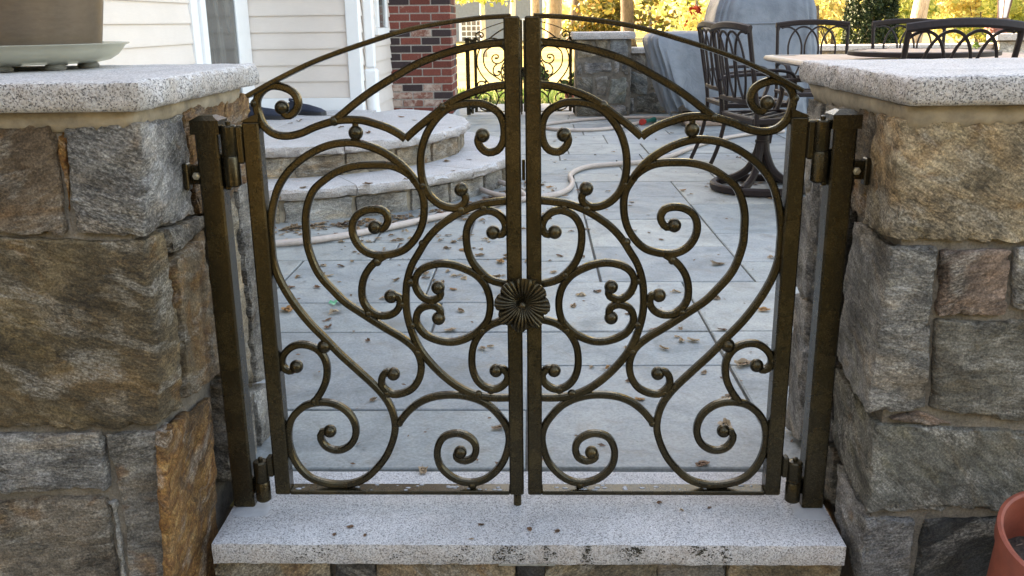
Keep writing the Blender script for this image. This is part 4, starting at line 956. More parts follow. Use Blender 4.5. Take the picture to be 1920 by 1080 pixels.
def make_post(s, label, group):
    po = thing('gate_post', label, 'gate post', (0.605 * s, 0, 0), group)
    cx = 0.606 * s; h = 0.0225
    b = MB(); b.box(cx - h, cx + h, -h, h, 0.0015, 0.806, 0.004); b.build('post', M['bronze'], po, True)
    b = MB(); q = h + 0.005
    b.add([(cx - q, -q, 0.800), (cx + q, -q, 0.800), (cx + q, q, 0.800), (cx - q, q, 0.800), (cx - q, -q, 0.826), (cx + q, -q, 0.826), (cx + q, q, 0.826), (cx - q, q, 0.826),
           (cx - 0.013, -0.013, 0.8345), (cx + 0.013, -0.013, 0.8345), (cx + 0.013, 0.013, 0.8345), (cx - 0.013, 0.013, 0.8345)],
          [(0, 1, 2, 3), (0, 1, 5, 4), (1, 2, 6, 5), (2, 3, 7, 6), (3, 0, 4, 7), (4, 5, 9, 8), (5, 6, 10, 9), (6, 7, 11, 10), (7, 4, 8, 11), (8, 9, 10, 11)]); b.build('post_cap', M['bronze'], po)
    # brackets to the pillar, with nut and plate
    for z in (0.72,):
        b = MB(); b.box(cx + s * (h + 0.0005), cx + s * (h + 0.030), -0.012, 0.012, z - 0.018, z + 0.018, 0.002); b.build('bracket', M['bronze'], po, True)
        b = MB(); b.box(cx + s * (h + 0.016), cx + s * (h + 0.026), -0.034, -0.013, z - 0.026, z + 0.026, 0.002); b.build('wall_plate', M['bronze'], po, True)
        b = MB(); b.lathe([(0.0075, 0), (0.0075, 0.007), (0.004, 0.0075), (0.004, 0.014)], 6, (cx + s * (h + 0.004), -0.018, z), Matrix.Rotation(R(90), 3, 'X')); b.build('nut', M['steel'], po)
    for z0, z1 in ((0.698, 0.757), (0.016, 0.061)):
        b = MB(); b.lathe([(0.0135, z0), (0.0160, z0 + .003), (0.0160, z1 - .003), (0.0145, z1)], 20, (s * 0.5645, -0.012, 0)); b.build('hinge_barrel', M['bronze'], po, True)
        b = MB(); b.box(cx - s * (h + 0.0003), s * 0.5710, -0.010, 0.006, z0 + 0.012 - (0.02 if z0 > .5 else 0), z1 + 0.004, 0.0025); b.build('hinge_plate', M['bronze'], po, True)
    return po
postL = make_post(-1, 'square bronze gate post bolted to the left pillar, right in front', 'posts of the near gate')
postR = make_post(1, 'square bronze gate post bolted to the right pillar, right in front', 'posts of the near gate')
# the same gate again at the far side of the patio
FX, FY = -0.115, 8.60
for o, lab, g in ((leafL, 'far gate leaf nearest the brick chimney, across the patio', 'leaves of the far gate'), (leafR, 'far gate leaf nearest the far stone pillar, across the patio', 'leaves of the far gate'),
               (postL, 'far gate post beside the brick chimney', 'posts of the far gate'), (postR, 'far gate post against the far stone pillar', 'posts of the far gate')):
    c = copy_tree(o); c.location = o.location + Vector((FX, FY, 0)); c['label'] = lab; c['group'] = g

# ------------------------------------------------------------------ things on the left pillar, terracotta pot
pc = (-1.095, 0.25)
pf = thing('saucer', 'clear plastic saucer on dark feet under the planter', 'saucer', (*pc, 0.914))
mb = MB(); mb.lathe([(0.02, 0.9305), (0.160, 0.930), (0.182, 0.934), (0.199, 0.944), (0.209, 0.956), (0.216, 0.964), (0.226, 0.9665), (0.228, 0.9655), (0.227, 0.964), (0.219, 0.961), (0.212, 0.952), (0.202, 0.9405), (0.184, 0.930), (0.162, 0.9255), (0.02, 0.9255)], 56, (*pc, 0)); mb.build('dish', M['saucer'], pf, True, 40)
for k in range(9):
    a = 2 * math.pi * k / 9 + 0.1
    mb = MB(); mb.lathe([(0.020, 0.9142), (0.023, 0.919), (0.018, 0.9255)], 12, (pc[0] + 0.145 * math.cos(a), pc[1] + 0.145 * math.sin(a), 0)); mb.build('foot', M['footplastic'], pf, True)
pt = MB(); pt.lathe([(0.02, 0.931), (0.160, 0.931), (0.167, 0.937), (0.184, 1.05), (0.200, 1.18), (0.215, 1.32), (0.232, 1.33), (0.232, 1.36), (0.21, 1.36), (0.19, 1.3), (0.02, 1.28)], 64, (*pc, 0))
pot = tag(pt.build('planter', M['pot'], None, True, 40), 'large smooth brown planter standing in the saucer on the left pillar', 'planter')

tpos = Vector((0.948, -0.335, 0.118)); tilt = Matrix.Rotation(R(21), 3, 'X')
tp = thing('terracotta_pot', 'plain terracotta flower pot with dry soil at the foot of the right pillar', 'flower pot', (tpos.x, tpos.y, -0.2))
mb = MB(); mb.lathe([(0.078, -0.24), (0.104, -0.03), (0.110, -0.028), (0.1135, 0.0), (0.1135, 0.004), (0.108, 0.006), (0.103, 0.003), (0.093, -0.10), (0.091, -0.115), (0.001, -0.116)], 56, tpos, tilt); mb.build('pot', M['terracotta'], tp, True, 35)
mb = MB()
vs = []; fs = []; NR, NA = 10, 40
for j in range(NR + 1):
    for i in range(NA):
        a = 2 * math.pi * i / NA; r = 0.093 * j / NR + 0.0001; p = Vector((r * math.cos(a), r * math.sin(a), -0.103)); p.z += fbm(p, 60, 3).z * 0.008
        vs.append(tilt @ p + tpos)
for j in range(NR):
    for i in range(NA): fs.append((j * NA + i, j * NA + (i + 1) % NA, (j + 1) * NA + (i + 1) % NA, (j + 1) * NA + i))
mb.add(vs, fs); mb.build('soil', M['soil'], tp, True, 180)
tw = MB()
for i in range(40):
    a = rng.uniform(0, 6.28); r = rng.uniform(0, 0.085); p = tilt @ Vector((r * math.cos(a), r * math.sin(a), -0.097)) + tpos; b_ = rng.uniform(0, 6.28); l = rng.uniform(0.008, 0.022)
    tw.tube([p, p + Vector((l * math.cos(b_), l * math.sin(b_), rng.uniform(-0.002, 0.006)))], 0.0012, 4)
M['straw'] = mat_simple('dry_stem', (0.22, 0.16, 0.12), 0.9, nscale=60, var=0.4)
tag(tw.build('dry_stems', M['straw'], tp), kind='stuff')

# ------------------------------------------------------------------ far pillar and low garden walls
far = thing('stone_pillar', 'squat fieldstone pillar with granite cap right of the far gate', 'pillar', (0.74, 8.6, 0))
FYF = 8.30
mc = MB(); mc.box(0.455, 1.035, FYF + 0.02, 8.85, -0.07, 0.80); mc.build('mortar_core', M['mortar'], far)
KF = dict(cell=0.03, rough=0.012, rnd=0.014)
def cr(s_): return s_
fq = [
 ([(0.457, 0.834), (0.614, 0.802), (0.679, 0.625), (0.459, 0.591)], TAN), ([(0.639, 0.802), (0.794, 0.830), (0.785, 0.612), (0.707, 0.625)], TAN), ([(0.807, 0.827), (1.006, 0.828), (1.009, 0.597), (0.800, 0.611)], BLUEG),
 ([(0.522, 0.572), (0.834, 0.574), (0.842, 0.476), (0.545, 0.436)], GREY), ([(0.846, 0.584), (0.924, 0.574), (0.921, 0.432), (0.854, 0.445)], GREY), ([(0.936, 0.583), (1.007, 0.585), (1.008, 0.431), (0.940, 0.432)], BLUEG),
 ([(0.457, 0.421), (0.631, 0.417), (0.652, 0.233), (0.458, 0.257)], OLIVE), ([(0.644, 0.423), (0.805, 0.440), (0.780, 0.192), (0.668, 0.230)], WARMG), ([(0.816, 0.415), (1.006, 0.419), (1.002, 0.127), (0.790, 0.129)], (0.20, 0.215, 0.19, 0)),
 ([(0.455, 0.576), (0.510, 0.568), (0.530, 0.436), (0.457, 0.431)], WARMG), ([(0.458, 0.232), (0.663, 0.215), (0.773, 0.164), (0.776, -0.010), (0.460, -0.007)][:1] + [(0.773, 0.164), (0.776, -0.003), (0.460, -0.000)], OLIVE), ([(0.791, 0.116), (1.008, 0.114), (1.010, -0.005), (0.793, -0.003)], GREY)]
for q, c in fq: face_stone(far, q, FYF, 0.15, c, **KF)
for (z0, z1, c) in ((0.02, 0.27, OLIVE), (0.28, 0.52, GREY), (0.53, 0.79, TAN)):
    side_stone(far, [(FYF + .02, z1), (8.84, z1), (8.84, z0), (FYF + .02, z0)], 1.045, -0.1, c, **KF)
cap_slab(far, 0.415, 1.075, 8.255, 8.89, 0.805, 0.878, 1, 24.0, cell=0.02)
def garden_wall(label, x0, x1, yf, h, depth, quads=None, seed=0, capseg=1.2):
    w_ = thing('garden_wall', label, 'wall', ((x0 + x1) / 2, yf + depth / 2, 0))
    mc = MB(); mc.box(x0 + .01, x1 - .01, yf + 0.02, yf + depth, -0.07, h - 0.065); mc.build('mortar_core', M['mortar'], w_)
    rr = random.Random(seed)
    if quads:
        for q, c in quads: face_stone(w_, q, yf, 0.14, c, **KF)
    else:
        z = -0.02
        for hh in ((h - 0.05) * .42, (h - 0.05) * .33, (h - 0.05) * .28):
            x = x0
            while x < x1 - 0.02:
                nx = min(x + rr.uniform(0.22, 0.55), x1)
                if x1 - nx < 0.15: nx = x1
                j = [rr.uniform(-.02, .02) for _ in range(4)]
                face_stone(w_, [(x + .006 + j[0], z + hh - .006), (nx - .006 + j[1], z + hh - .006), (nx - .006 + j[2], z + .006), (x + .006 + j[3], z + .006)], yf, 0.14, rr.choice((GREY, BLUEG, OLIVE, WARMG, PALE, TAN)), cell=0.06, rough=0.012, rnd=0.014)
                x = nx
            z += hh
    x = x0
    while x < x1 - 0.01:
        nx = min(x + capseg, x1); nx = x1 if x1 - nx < 0.3 else nx
        cap_slab(w_, x + 0.003, nx - 0.003, yf - 0.035, yf + depth + 0.03, h - 0.06, h, 1, seed + x, cell=0.035); x = nx
    return w_
lw = [([(1.032, 0.673), (1.214, 0.662), (1.239, 0.462), (1.039, 0.476)], WARMG), ([(1.031, 0.464), (1.275, 0.446), (1.244, 0.209), (1.037, 0.211)], (0.13, 0.14, 0.135, 0)), ([(1.294, 0.411), (1.523, 0.409), (1.450, 0.290), (1.256, 0.254)], OLIVE),
      ([(1.124, 0.195), (1.451, 0.277), (1.499, -0.010), (1.125, 0.019)], (0.12, 0.12, 0.105, 0)), ([(1.038, 0.196), (1.108, 0.192), (1.110, 0.012), (1.042, 0.013)], GREY), ([(1.233, 0.661), (1.437, 0.659), (1.522, 0.421), (1.278, 0.455)], WARMG)]
garden_wall('low fieldstone garden wall running behind the covered grill', 1.05, 2.9, 8.50, 0.71, 0.32, lw, 3)
garden_wall('long low garden wall with pale granite cap behind the dining chairs', 2.92, 8.4, 9.4, 0.685, 0.34, None, 5)
bp = thing('stone_pillar', 'pale stone pillar at the far right, below the lamp post', 'pillar', (5.6, 9.3, 0))
mc = MB(); mc.box(5.32, 6.4, 9.22, 9.39, -0.07, 0.72); mc.build('mortar_core', M['mortar'], bp)
for x0 in (5.30, 5.68, 6.05):
    for z0, z1 in ((0.0, 0.25), (0.26, 0.5), (0.51, 0.715)):
        face_stone(bp, [(x0 + .006, z1), (x0 + .365, z1), (x0 + .365, z0), (x0 + .006, z0)], 9.2, 0.12, rng.choice((PALE, GREY, WARMG)), cell=0.06, rough=0.012, rnd=0.014)
cap_slab(bp, 5.24, 6.5, 9.13, 9.395, 0.725, 0.80, 1, 44.0, cell=0.03)

# ------------------------------------------------------------------ covered grill
grill = thing('covered_grill', 'large barbecue grill under a loose grey cover with the side shelf bulging left', 'grill', (2.15, 7.6, 0))
def cover_mesh():
    """draped cover: rings of a rounded outline from the hem up, tall hood on the right, low shelf on the left"""
    rings = []
    NA = 120
    def ring(z, x0, x1, y0, y1, rad, fold, ph):
        out = []
        hx, hy = (x1 - x0) / 2, (y1 - y0) / 2; cx, cy = (x0 + x1) / 2, (y0 + y1) / 2
        for i in range(NA):
            a = 2 * math.pi * i / NA; ca, sa = math.cos(a), math.sin(a)
            e = 0.32
            x = cx + hx * math.copysign(abs(ca) ** e, ca); y_ = cy + hy * math.copysign(abs(sa) ** e, sa)
            f_ = fold * 1.5 * (math.sin(7 * a + ph) * 0.5 + math.sin(13 * a + ph * 1.7 + z * 3) * 0.35 + math.sin(23 * a - z * 4) * 0.3 + math.sin(41 * a + z * 2) * 0.18)
            d = fbm(Vector((x, y_, z)), 2.6, 3, ph * .3) * 0.022
            out.append(Vector((x + ca * f_ + d.x, y_ + sa * f_ + d.y, z + d.z * 0.5 + (0.05 * math.sin(3 * a + 1.2) + 0.025 * math.sin(9 * a) if fold > 0.03 and z < 0.2 else 0))))
        return out
    return ring
ring = cover_mesh()
def loft(rings, name, parent, mat):
    mb = MB(); n = len(rings[0]); vs = [p for r in rings for p in r]; fs = []
    for j in range(len(rings) - 1):
        for i in range(n): fs.append((j * n + i, j * n + (i + 1) % n, (j + 1) * n + (i + 1) % n, (j + 1) * n + i))
    fs.append(tuple((len(rings) - 1) * n + i for i in range(n)))
    mb.add(vs, fs); return mb.build(name, mat, parent, True, 60)
GX0, GX1, GY0, GY1 = 1.72, 2.70, 7.25, 7.95
loft([ring(z, a, b, c_, d_, 0.1, f_, ph) for (z, a, b, c_, d_, f_, ph) in (
    (0.08, GX0 - .06, GX1 + .10, GY0 - .06, GY1 + .05, 0.040, 0.3), (0.25, GX0 - .03, GX1 + .08, GY0 - .05, GY1 + .04, 0.036, 0.4), (0.45, GX0 - .01, GX1 + .06, GY0 - .03, GY1 + .03, 0.026, 0.6),
    (0.65, GX0, GX1 + .03, GY0 - .02, GY1 + .02, 0.018, 0.8), (0.80, GX0, GX1 + .01, GY0, GY1, 0.012, 1.0), (0.88, GX0 - .02, GX1, GY0 + .01, GY1, 0.010, 1.1), (0.95, GX0 - .01, GX1 - .01, GY0 + .02, GY1, 0.012, 1.2),
    (1.08, GX0 + .02, GX1 - .03, GY0 + .03, GY1, 0.012, 1.4), (1.20, GX0 + .06, GX1 - .06, GY0 + .07, GY1 - .01, 0.012, 1.6), (1.29, GX0 + .12, GX1 - .13, GY0 + .16, GY1 - .05, 0.010, 1.8), (1.335, GX0 + .24, GX1 - .25, GY0 + .26, GY1 - .12, 0.008, 2.0))], 'hood_cover', grill, M['cover'])
loft([ring(z, a, b, c_, d_, 0.1, f_, ph) for (z, a, b, c_, d_, f_, ph) in (
    (0.14, 1.34, 1.98, 7.22, 7.90, 0.034, 2.3), (0.30, 1.27, 1.96, 7.18, 7.92, 0.032, 2.5), (0.48, 1.20, 1.94, 7.17, 7.93, 0.026, 2.7), (0.64, 1.14, 1.93, 7.18, 7.94, 0.020, 2.9),
    (0.77, 1.09, 1.92, 7.20, 7.94, 0.012, 3.1), (0.825, 1.085, 1.92, 7.22, 7.93, 0.008, 3.2), (0.862, 1.12, 1.92, 7.26, 7.90, 0.006, 3.3), (0.884, 1.30, 1.92, 7.36, 7.84, 0.004, 3.4))], 'shelf_cover', grill, M['cover'])
sm_ = ring(0.955, GX0 - .014, GX1 - .006, GY0 + .016, GY1 + .004, 0.1, 0.012, 1.2)
mb = MB(); mb.tube(sm_, 0.008, 6, closed=True); mb.build('seam', M['cover'], grill, True, 180)
mb = MB(); mb.box(1.74, 2.66, 7.35, 7.9, 0.0, 0.6, 0.01); mb.build('cart', M['iron'], grill)
blk = MB(); blk.add(*hexa([(1.46, 7.24, 0.0), (1.86, 7.24, 0), (1.86, 7.5, 0), (1.46, 7.5, 0), (1.46, 7.24, 0.13), (1.86, 7.24, 0.13), (1.86, 7.5, 0.13), (1.46, 7.5, 0.13)], 0.04, 0.006, 0.01, 3))
tag(blk.build('paving_block', M['tile'], None, True, 180), 'pinkish stone block on the paving under the edge of the grill cover', 'block')

# ------------------------------------------------------------------ dining table and chairs
table = thing('dining_table', 'patio dining table with tan tiled top behind the right pillar', 'table', (2.35, 3.55, 0))
TX0, TX1, TY0, TY1, TZ = 1.47, 3.25, 3.05, 4.38, 0.772
def rrect(x0, x1, y0, y1, r, n=8):
    out = []
    for cx, cy, a0 in ((x1 - r, y1 - r, 0), (x0 + r, y1 - r, 90), (x0 + r, y0 + r, 180), (x1 - r, y0 + r, 270)):
        for i in range(n + 1): a = R(a0 + 90 * i / n); out.append((cx + r * math.cos(a), cy + r * math.sin(a)))
    return out
ol = rrect(TX0, TX1, TY0, TY1, 0.12); il = rrect(TX0 + .05, TX1 - .05, TY0 + .05, TY1 - .05, 0.08); n = len(ol)
lev = [(rrect(TX0 + .02, TX1 - .02, TY0 + .02, TY1 - .02, .1), TZ - 0.034), (ol, TZ - 0.022), (ol, TZ - 0.010), (rrect(TX0 + .008, TX1 - .008, TY0 + .008, TY1 - .008, .115), TZ), (il, TZ), (il, TZ - 0.008)]
mb = MB(); mb.add([(x, y_, z) for ring_, z in lev for x, y_ in ring_], [(j * n + i, j * n + (i + 1) % n, (j + 1) * n + (i + 1) % n, (j + 1) * n + i) for j in range(len(lev) - 1) for i in range(n)] + [tuple(range(n)), tuple((len(lev) - 1) * n + i for i in range(n))])
mb.build('table_rim', M['tablerim'], table, True, 40)
nx, ny = 11, 9
for i in range(nx):
    for j in range(ny):
        a0 = TX0 + .053 + i * (TX1 - TX0 - .106) / nx; b0 = TY0 + .053 + j * (TY1 - TY0 - .106) / ny
        if (i in (0, nx - 1)) and (j in (0, ny - 1)): continue
        mb = MB(); mb.box(a0 + .002, a0 + (TX1 - TX0 - .106) / nx - .002, b0 + .002, b0 + (TY1 - TY0 - .106) / ny - .002, TZ - 0.0078, TZ - 0.001, 0.0012); o = mb.build('tile', M['tile'], table)
for (lx, ly) in ((TX0 + .62, TY0 + .3), (TX1 - .3, TY0 + .3), (TX0 + .62, TY1 - .3), (TX1 - .3, TY1 - .3)):
    mb = MB(); mb.tube(catmull([(lx, ly, TZ - .035), (lx + .02, ly, 0.5), (lx - .01, ly, 0.25), (lx - .03, ly, 0.0)], 0.05), 0.03, 10); mb.build('leg', M['iron'], table, True)
laz = thing('lazy_susan', 'round tiled lazy susan with a dark rim on the dining table', 'lazy susan', (2.12, 3.42, TZ))
mb = MB(); mb.lathe([(0.10, TZ + 0.0002), (0.12, TZ + .02), (0.36, TZ + .024), (0.385, TZ + .028), (0.385, TZ + .048), (0.368, TZ + .052), (0.365, TZ + .046), (0.001, TZ + .046)], 56, (2.12, 3.42, 0)); mb.build('rim', M['iron'], laz, True, 35)
for i in range(-5, 5):
    for j in range(-5, 5):
        x0, y0 = i * .07, j * .07
        if max(math.hypot(x0 + a, y0 + b_) for a in (0, .07) for b_ in (0, .07)) < 0.362:
            mb = MB(); mb.box(2.12 + x0 + .002, 2.12 + x0 + .068, 3.42 + y0 + .002, 3.42 + y0 + .068, TZ + .0462, TZ + .051, 0.001); mb.build('tile', M['tile'], laz)

def make_chair(label, loc, rotz, swivel=False, group='cast aluminium dining chairs', lean=0.09, top=0.955, bx=-0.205, W=0.27):
    """local: seat faces +x; origin at floor under seat centre"""
    t = thing('patio_chair', label, 'chair', loc, group); WORLD[t.name] = Vector((0, 0, 0))
    t.rotation_euler = (0, 0, rotz); I = M['iron']; SZ = 0.44
    def bp(u, z):  # a point on the leaning, slightly curved back; u in -1..1 across
        k = (z - SZ) / (top - SZ)
        return Vector((bx - lean * k - 0.02 * (1 - u * u) , u * (W + 0.01 * k), z))
    # stiles run down into the back legs
    for s in (-1, 1):
        pts = [bp(s, top - 0.015), bp(s, top - .1), bp(s, top - .3), bp(s, SZ + .08), Vector((bx - .005, s * W, SZ - .04))]
        if not swivel: pts += [Vector((bx - .02, s * W, 0.28)), Vector((bx - .055, s * W, 0.14)), Vector((bx - .11, s * W, 0.004))]
        mb = MB(); mb.flatbar(catmull(pts, 0.03), 0.026, 0.024, 0.007, normal=Vector((0, 1, 0))); mb.build('back_stile', I, t, True)
        if not swivel:
            mb = MB(); mb.flatbar(catmull([(0.235, s * W, SZ - .01), (0.245, s * W, .3), (0.25, s * W, .12), (0.265, s * W, 0.004)], 0.04), 0.027, 0.024, 0.007, normal=Vector((0, 1, 0))); mb.build('leg', I, t, True)
        # arm: rises from the front of the seat and sweeps back to the stile
        a = [(0.20, s * (W + .005), SZ), (0.235, s * (W + .02), SZ + .10), (0.225, s * (W + .03), SZ + .19), (0.15, s * (W + .035), SZ + .222), (0.0, s * (W + .03), SZ + .225), (-0.14, s * (W + .012), SZ + .215), (bx - lean * .4, s * W, SZ + .20)]
        mb = MB(); mb.flatbar(catmull(a, 0.02), 0.022, 0.040, 0.007, normal=Vector((0, 1, 0))); mb.build('arm', I, t, True)
    mb = MB(); mb.flatbar([bp(u / 8, top - 0.012 + 0.022 * (1 - (u / 8) ** 2)) + Vector((0, 0.012 * (u / 8), 0)) for u in range(-8, 9)], 0.024, 0.042, 0.008, normal=Vector((lean, 0, top - SZ)).normalized()); 
    mb.build('top_rail', I, t, True)
    mb = MB(); mb.flatbar([bp(u / 4, SZ + 0.10) for u in range(-4, 5)], 0.02, 0.03, 0.005, normal=Vector((0, 0, 1))); mb.build('lower_rail', I, t, True)
    # four interlaced arches
    for k in range(4):
        c_ = -0.72 + 0.48 * k; hw = 0.44; pts = []
        for i in range(11):
            a = math.pi * i / 10; pts.append((c_ + hw * math.cos(a), top - 0.20 + 0.175 * math.sin(a)))
        pts = [(c_ + hw * .55, SZ + .10), (c_ + hw * .9, SZ + .2)] + pts + [(c_ - hw * .9, SZ + .2), (c_ - hw * .55, SZ + .10)]
        pts = [(min(0.98, max(-0.98, u)), z) for u, z in pts]
        # the outer legs would run into the stiles: end them there
        if k == 0: pts = [p for i, p in enumerate(pts) if p[0] > -0.975 or i < 10][:12]
        if k == 3: pts = [p for i, p in enumerate(pts)][4:]
        mb = MB(); mb.flatbar(catmull([bp(u, z) for u, z in pts], 0.02), 0.014, 0.012, 0.003, normal=Vector((top - SZ, 0, lean)).normalized()); mb.build('back_arch', I, t, True)
    mb = MB(); x0, x1 = bx - .02, 0.255
    mb.box(x0, x1, -W - .015, -W + .025, SZ - .02, SZ + .012, .006); mb.box(x0, x1, W - .025, W + .015, SZ - .02, SZ + .012, .006)
    mb.box(x0, x0 + .04, -W + .0255, W - .0255, SZ - .02, SZ + .012, .006); mb.box(x1 - .04, x1, -W + .0255, W - .0255, SZ - .02, SZ + .012, .006)
    mb.build('seat_frame', I, t)
    for s in (-1, 1):
        for k in range(-4, 5):
            # diagonal lattice strips clipped to the seat
            a0 = Vector((x0 + .03, 0, 0)); pts = []
            off = k * 0.115
            for q in (x0 + .03, x1 - .03):
                pts.append((q, s * (q - (x0 + x1) / 2) + off))
            (xa, ya), (xb, yb) = pts; lim = W - .02
            def clip(x, y_, x2, y2):
                if abs(y_) > lim:
                    f_ = (math.copysign(lim, y_) - y_) / (y2 - y_); return (x + (x2 - x) * f_, math.copysign(lim, y_))
                return (x, y_)
            if min(ya, yb) > lim or max(ya, yb) < -lim: continue
            p, q = clip(xa, ya, xb, yb), clip(xb, yb, xa, ya)
            if math.dist(p, q) < 0.05: continue
            zz = SZ - .004 + (0.003 if s > 0 else -0.0035)
            mb = MB(); mb.flatbar([(*p, zz), (*q, zz)], 0.026, 0.006, 0.002, normal=Vector((0, 0, 1))); mb.build('seat_slat', I, t)
    if swivel:
        mb = MB(); mb.cyl((0, 0, 0.30), (0, 0, 0.405), 0.035, 16); mb.box(-.12, .12, -.12, .12, 0.40, 0.418, .004); mb.cyl((0, 0, 0.285), (0, 0, 0.30), 0.042, 16); mb.build('swivel_post', I, t, True)
        for k in range(4):
            a = R(45 + 90 * k); ca, sa = math.cos(a), math.sin(a)
            mb = MB(); mb.tube(catmull([(ca * r, sa * r, z) for r, z in ((0.012, 0.30), (0.03, 0.22), (0.08, 0.12), (0.17, 0.06), (0.27, 0.035))], 0.02), 0.024, 10); mb.build('leg', I, t, True)
        mb = MB(); mb.flatbar([(0.275 * math.cos(2 * math.pi * i / 48), 0.275 * math.sin(2 * math.pi * i / 48), 0.027) for i in range(48)], 0.042, 0.046, 0.009, normal=Vector((0, 0, 1)), closed=True); mb.build('base_ring', I, t, True)
    return t
make_chair('dark swivel chair on a round base ring, tucked under the table edge nearest the gate', (1.38, 3.80, 0.0), R(10), True, bx=-0.15)
make_chair('dark four-legged chair standing behind the swivel chair, in front of the covered grill', (1.50, 4.82, 0.0), R(3))
make_chair('dark chair facing the gate before the covered grill, across the table', (2.235, 5.64, 0.0), R(-90), lean=0.06)
make_chair('dark chair facing the gate before the arborvitae, across the table', (2.985, 5.62, 0.0), R(-90), lean=0.06)
make_chair('near-black chair seen from behind just over the right pillar cap', (1.935, 2.84, 0.0), R(88), lean=0.15, top=0.962, W=0.235)

# ------------------------------------------------------------------ shoes, hose
def shoe(label, x, y_, rot, k):
    t = thing('shoe', label, 'shoe', (x, y_, 0.3605), 'shoes on the top step'); WORLD[t.name] = Vector((0, 0, 0)); t.rotation_euler = (0, 0, rot); t.scale = (1.08, 1.08, 1.1)
    secs = [(-0.145, .028, .030, .075), (-0.12, .036, .034, .085), (-0.07, .037, .034, .085), (-0.02, .036, .036, .072), (0.03, .042, .042, .066), (0.08, .047, .047, .055), (0.12, .042, .044, .045), (0.145, .026, .03, .034)]
    n = 16; vs = []; fs = []
    for (sx, wl, wr, h) in secs:
        for i in range(n):
            a = 2 * math.pi * i / n; s_, c_ = math.sin(a), math.cos(a)
            vs.append((sx, (wl if c_ < 0 else wr) * c_ * (1 if s_ < 0 else (1 - .35 * s_)), 0.022 + (h - .022) * max(0, s_) + min(0, s_) * 0.004))
    for j in range(len(secs) - 1):
        for i in range(n): fs.append((j * n + i, j * n + (i + 1) % n, (j + 1) * n + (i + 1) % n, (j + 1) * n + i))
    fs += [tuple(range(n)), tuple((len(secs) - 1) * n + i for i in range(n))]
    mb = MB(); mb.add(vs, fs); mb.build('upper', M['navy'], t, True, 180)
    mb = MB(); ol = [(-.155, .0), (-.14, .034), (-.05, .039), (.04, .048), (.1, .05), (.15, .03), (.162, 0), (.15, -.03), (.1, -.05), (.04, -.045), (-.05, -.037), (-.14, -.034)]; m_ = len(ol)
    mb.add([(x_, yy, 0.0) for x_, yy in ol] + [(x_ * .98, yy * .97, 0.022) for x_, yy in ol], [tuple(range(m_)), tuple(range(m_, 2 * m_))] + [(i, (i + 1) % m_, m_ + (i + 1) % m_, m_ + i) for i in range(m_)]); mb.build('sole', M['black'], t, True, 40)
    mb = MB(); mb.flatbar([(-0.085 + 0.045 * math.cos(2 * math.pi * i / 20), 0.028 * math.sin(2 * math.pi * i / 20), 0.084 - 0.012 * math.cos(2 * math.pi * i / 20)) for i in range(20)], 0.008, 0.012, 0.002, normal=Vector((0.2, 0, 1)).normalized(), closed=True); mb.build('collar', M[k], t, True)
    return t
M['greycloth'] = mat_simple('grey_cloth', (0.12, 0.13, 0.14), 0.8, nscale=160, var=0.3)
shoe('dark navy shoe with a grey collar on the top step, the nearer of the pair', -1.86, 4.72, R(-6), 'greycloth')
shoe('dark navy shoe lying behind its mate on the top step by the wall', -1.66, 5.02, R(-24), 'navy')

def on_patio(pts): return [(x, y_, 0.0185) for x, y_ in pts]
hp = on_patio([(-1.353, 2.277), (-1.194, 2.367), (-1.000, 2.449), (-0.779, 2.639), (-0.569, 2.873), (-0.391, 3.059), (-0.270, 3.202), (-0.143, 3.368), (0.008, 3.477), (0.149, 3.591), (0.228, 3.785), (0.253, 4.016), (0.248, 4.246), (0.296, 4.468), (0.397, 4.653), (0.571, 4.744), (0.770, 4.835), (1.019, 5.118), (1.278, 5.615), (1.555, 6.075), (1.879, 6.430), (2.261, 6.645)])
hose = thing('garden_hose', 'tan garden hose snaking across the patio from the steps to the chairs', 'hose', (0, 3, 0.018), 'runs of tan garden hose')
mb = MB(); mb.tube(catmull(hp, 0.03), 0.0165, 10); mb.build('hose_run', M['hose'], hose, True, 180)
lp = [(-0.116, 3.482), (-0.212, 3.570), (-0.296, 3.661), (-0.360, 3.810), (-0.367, 3.925), (-0.312, 3.961), (-0.227, 3.918), (-0.141, 3.819), (-0.073, 3.670), (-0.023, 3.462)]
mb = MB(); mb.tube(catmull([(x, y_, 0.0185 + 0.034 * (0.5 - 0.5 * math.cos(2 * math.pi * i / 9)) ) for i, (x, y_) in enumerate(lp)], 0.02), 0.0165, 10); mb.build('hose_loop', M['hose'], hose, True, 180)
hose2 = thing('garden_hose', 'tan garden hose lying before the far pillar, spray nozzle on its end', 'hose', (0.7, 7.2, 0.018), 'runs of tan garden hose')
mb = MB(); mb.tube(catmull(on_patio([(1.588, 7.839), (1.380, 7.913), (1.113, 7.992), (0.832, 7.963), (0.547, 7.827), (0.322, 7.637), (0.157, 7.451), (0.092, 7.263), (0.121, 7.075), (0.250, 6.931), (0.432, 6.873), (0.650, 6.943), (0.814, 7.111), (0.963, 7.334), (1.077, 7.521)]), 0.04), 0.0165, 8); mb.build('hose_run', M['hose'], hose2, True, 180)
nz = [(1.064, 7.407), (1.285, 7.695)]; a = Vector((*nz[0], 0.03)); bb = Vector((*nz[1], 0.034)); dd = (bb - a).normalized()
mb = MB(); mb.tube([a, a + dd * 0.03, a + dd * .032, a + dd * 0.06], [0.03, 0.032, 0.022, 0.022], 14); mb.build('coupling', M['red'], hose2, True)
mb = MB(); mb.tube([a + dd * 0.061, a + dd * .10, a + dd * .16, a + dd * .21, a + dd * 0.24], [0.02, 0.022, 0.02, 0.027, 0.030], 14); mb.build('nozzle', M['nozzle'], hose2, True, 60)
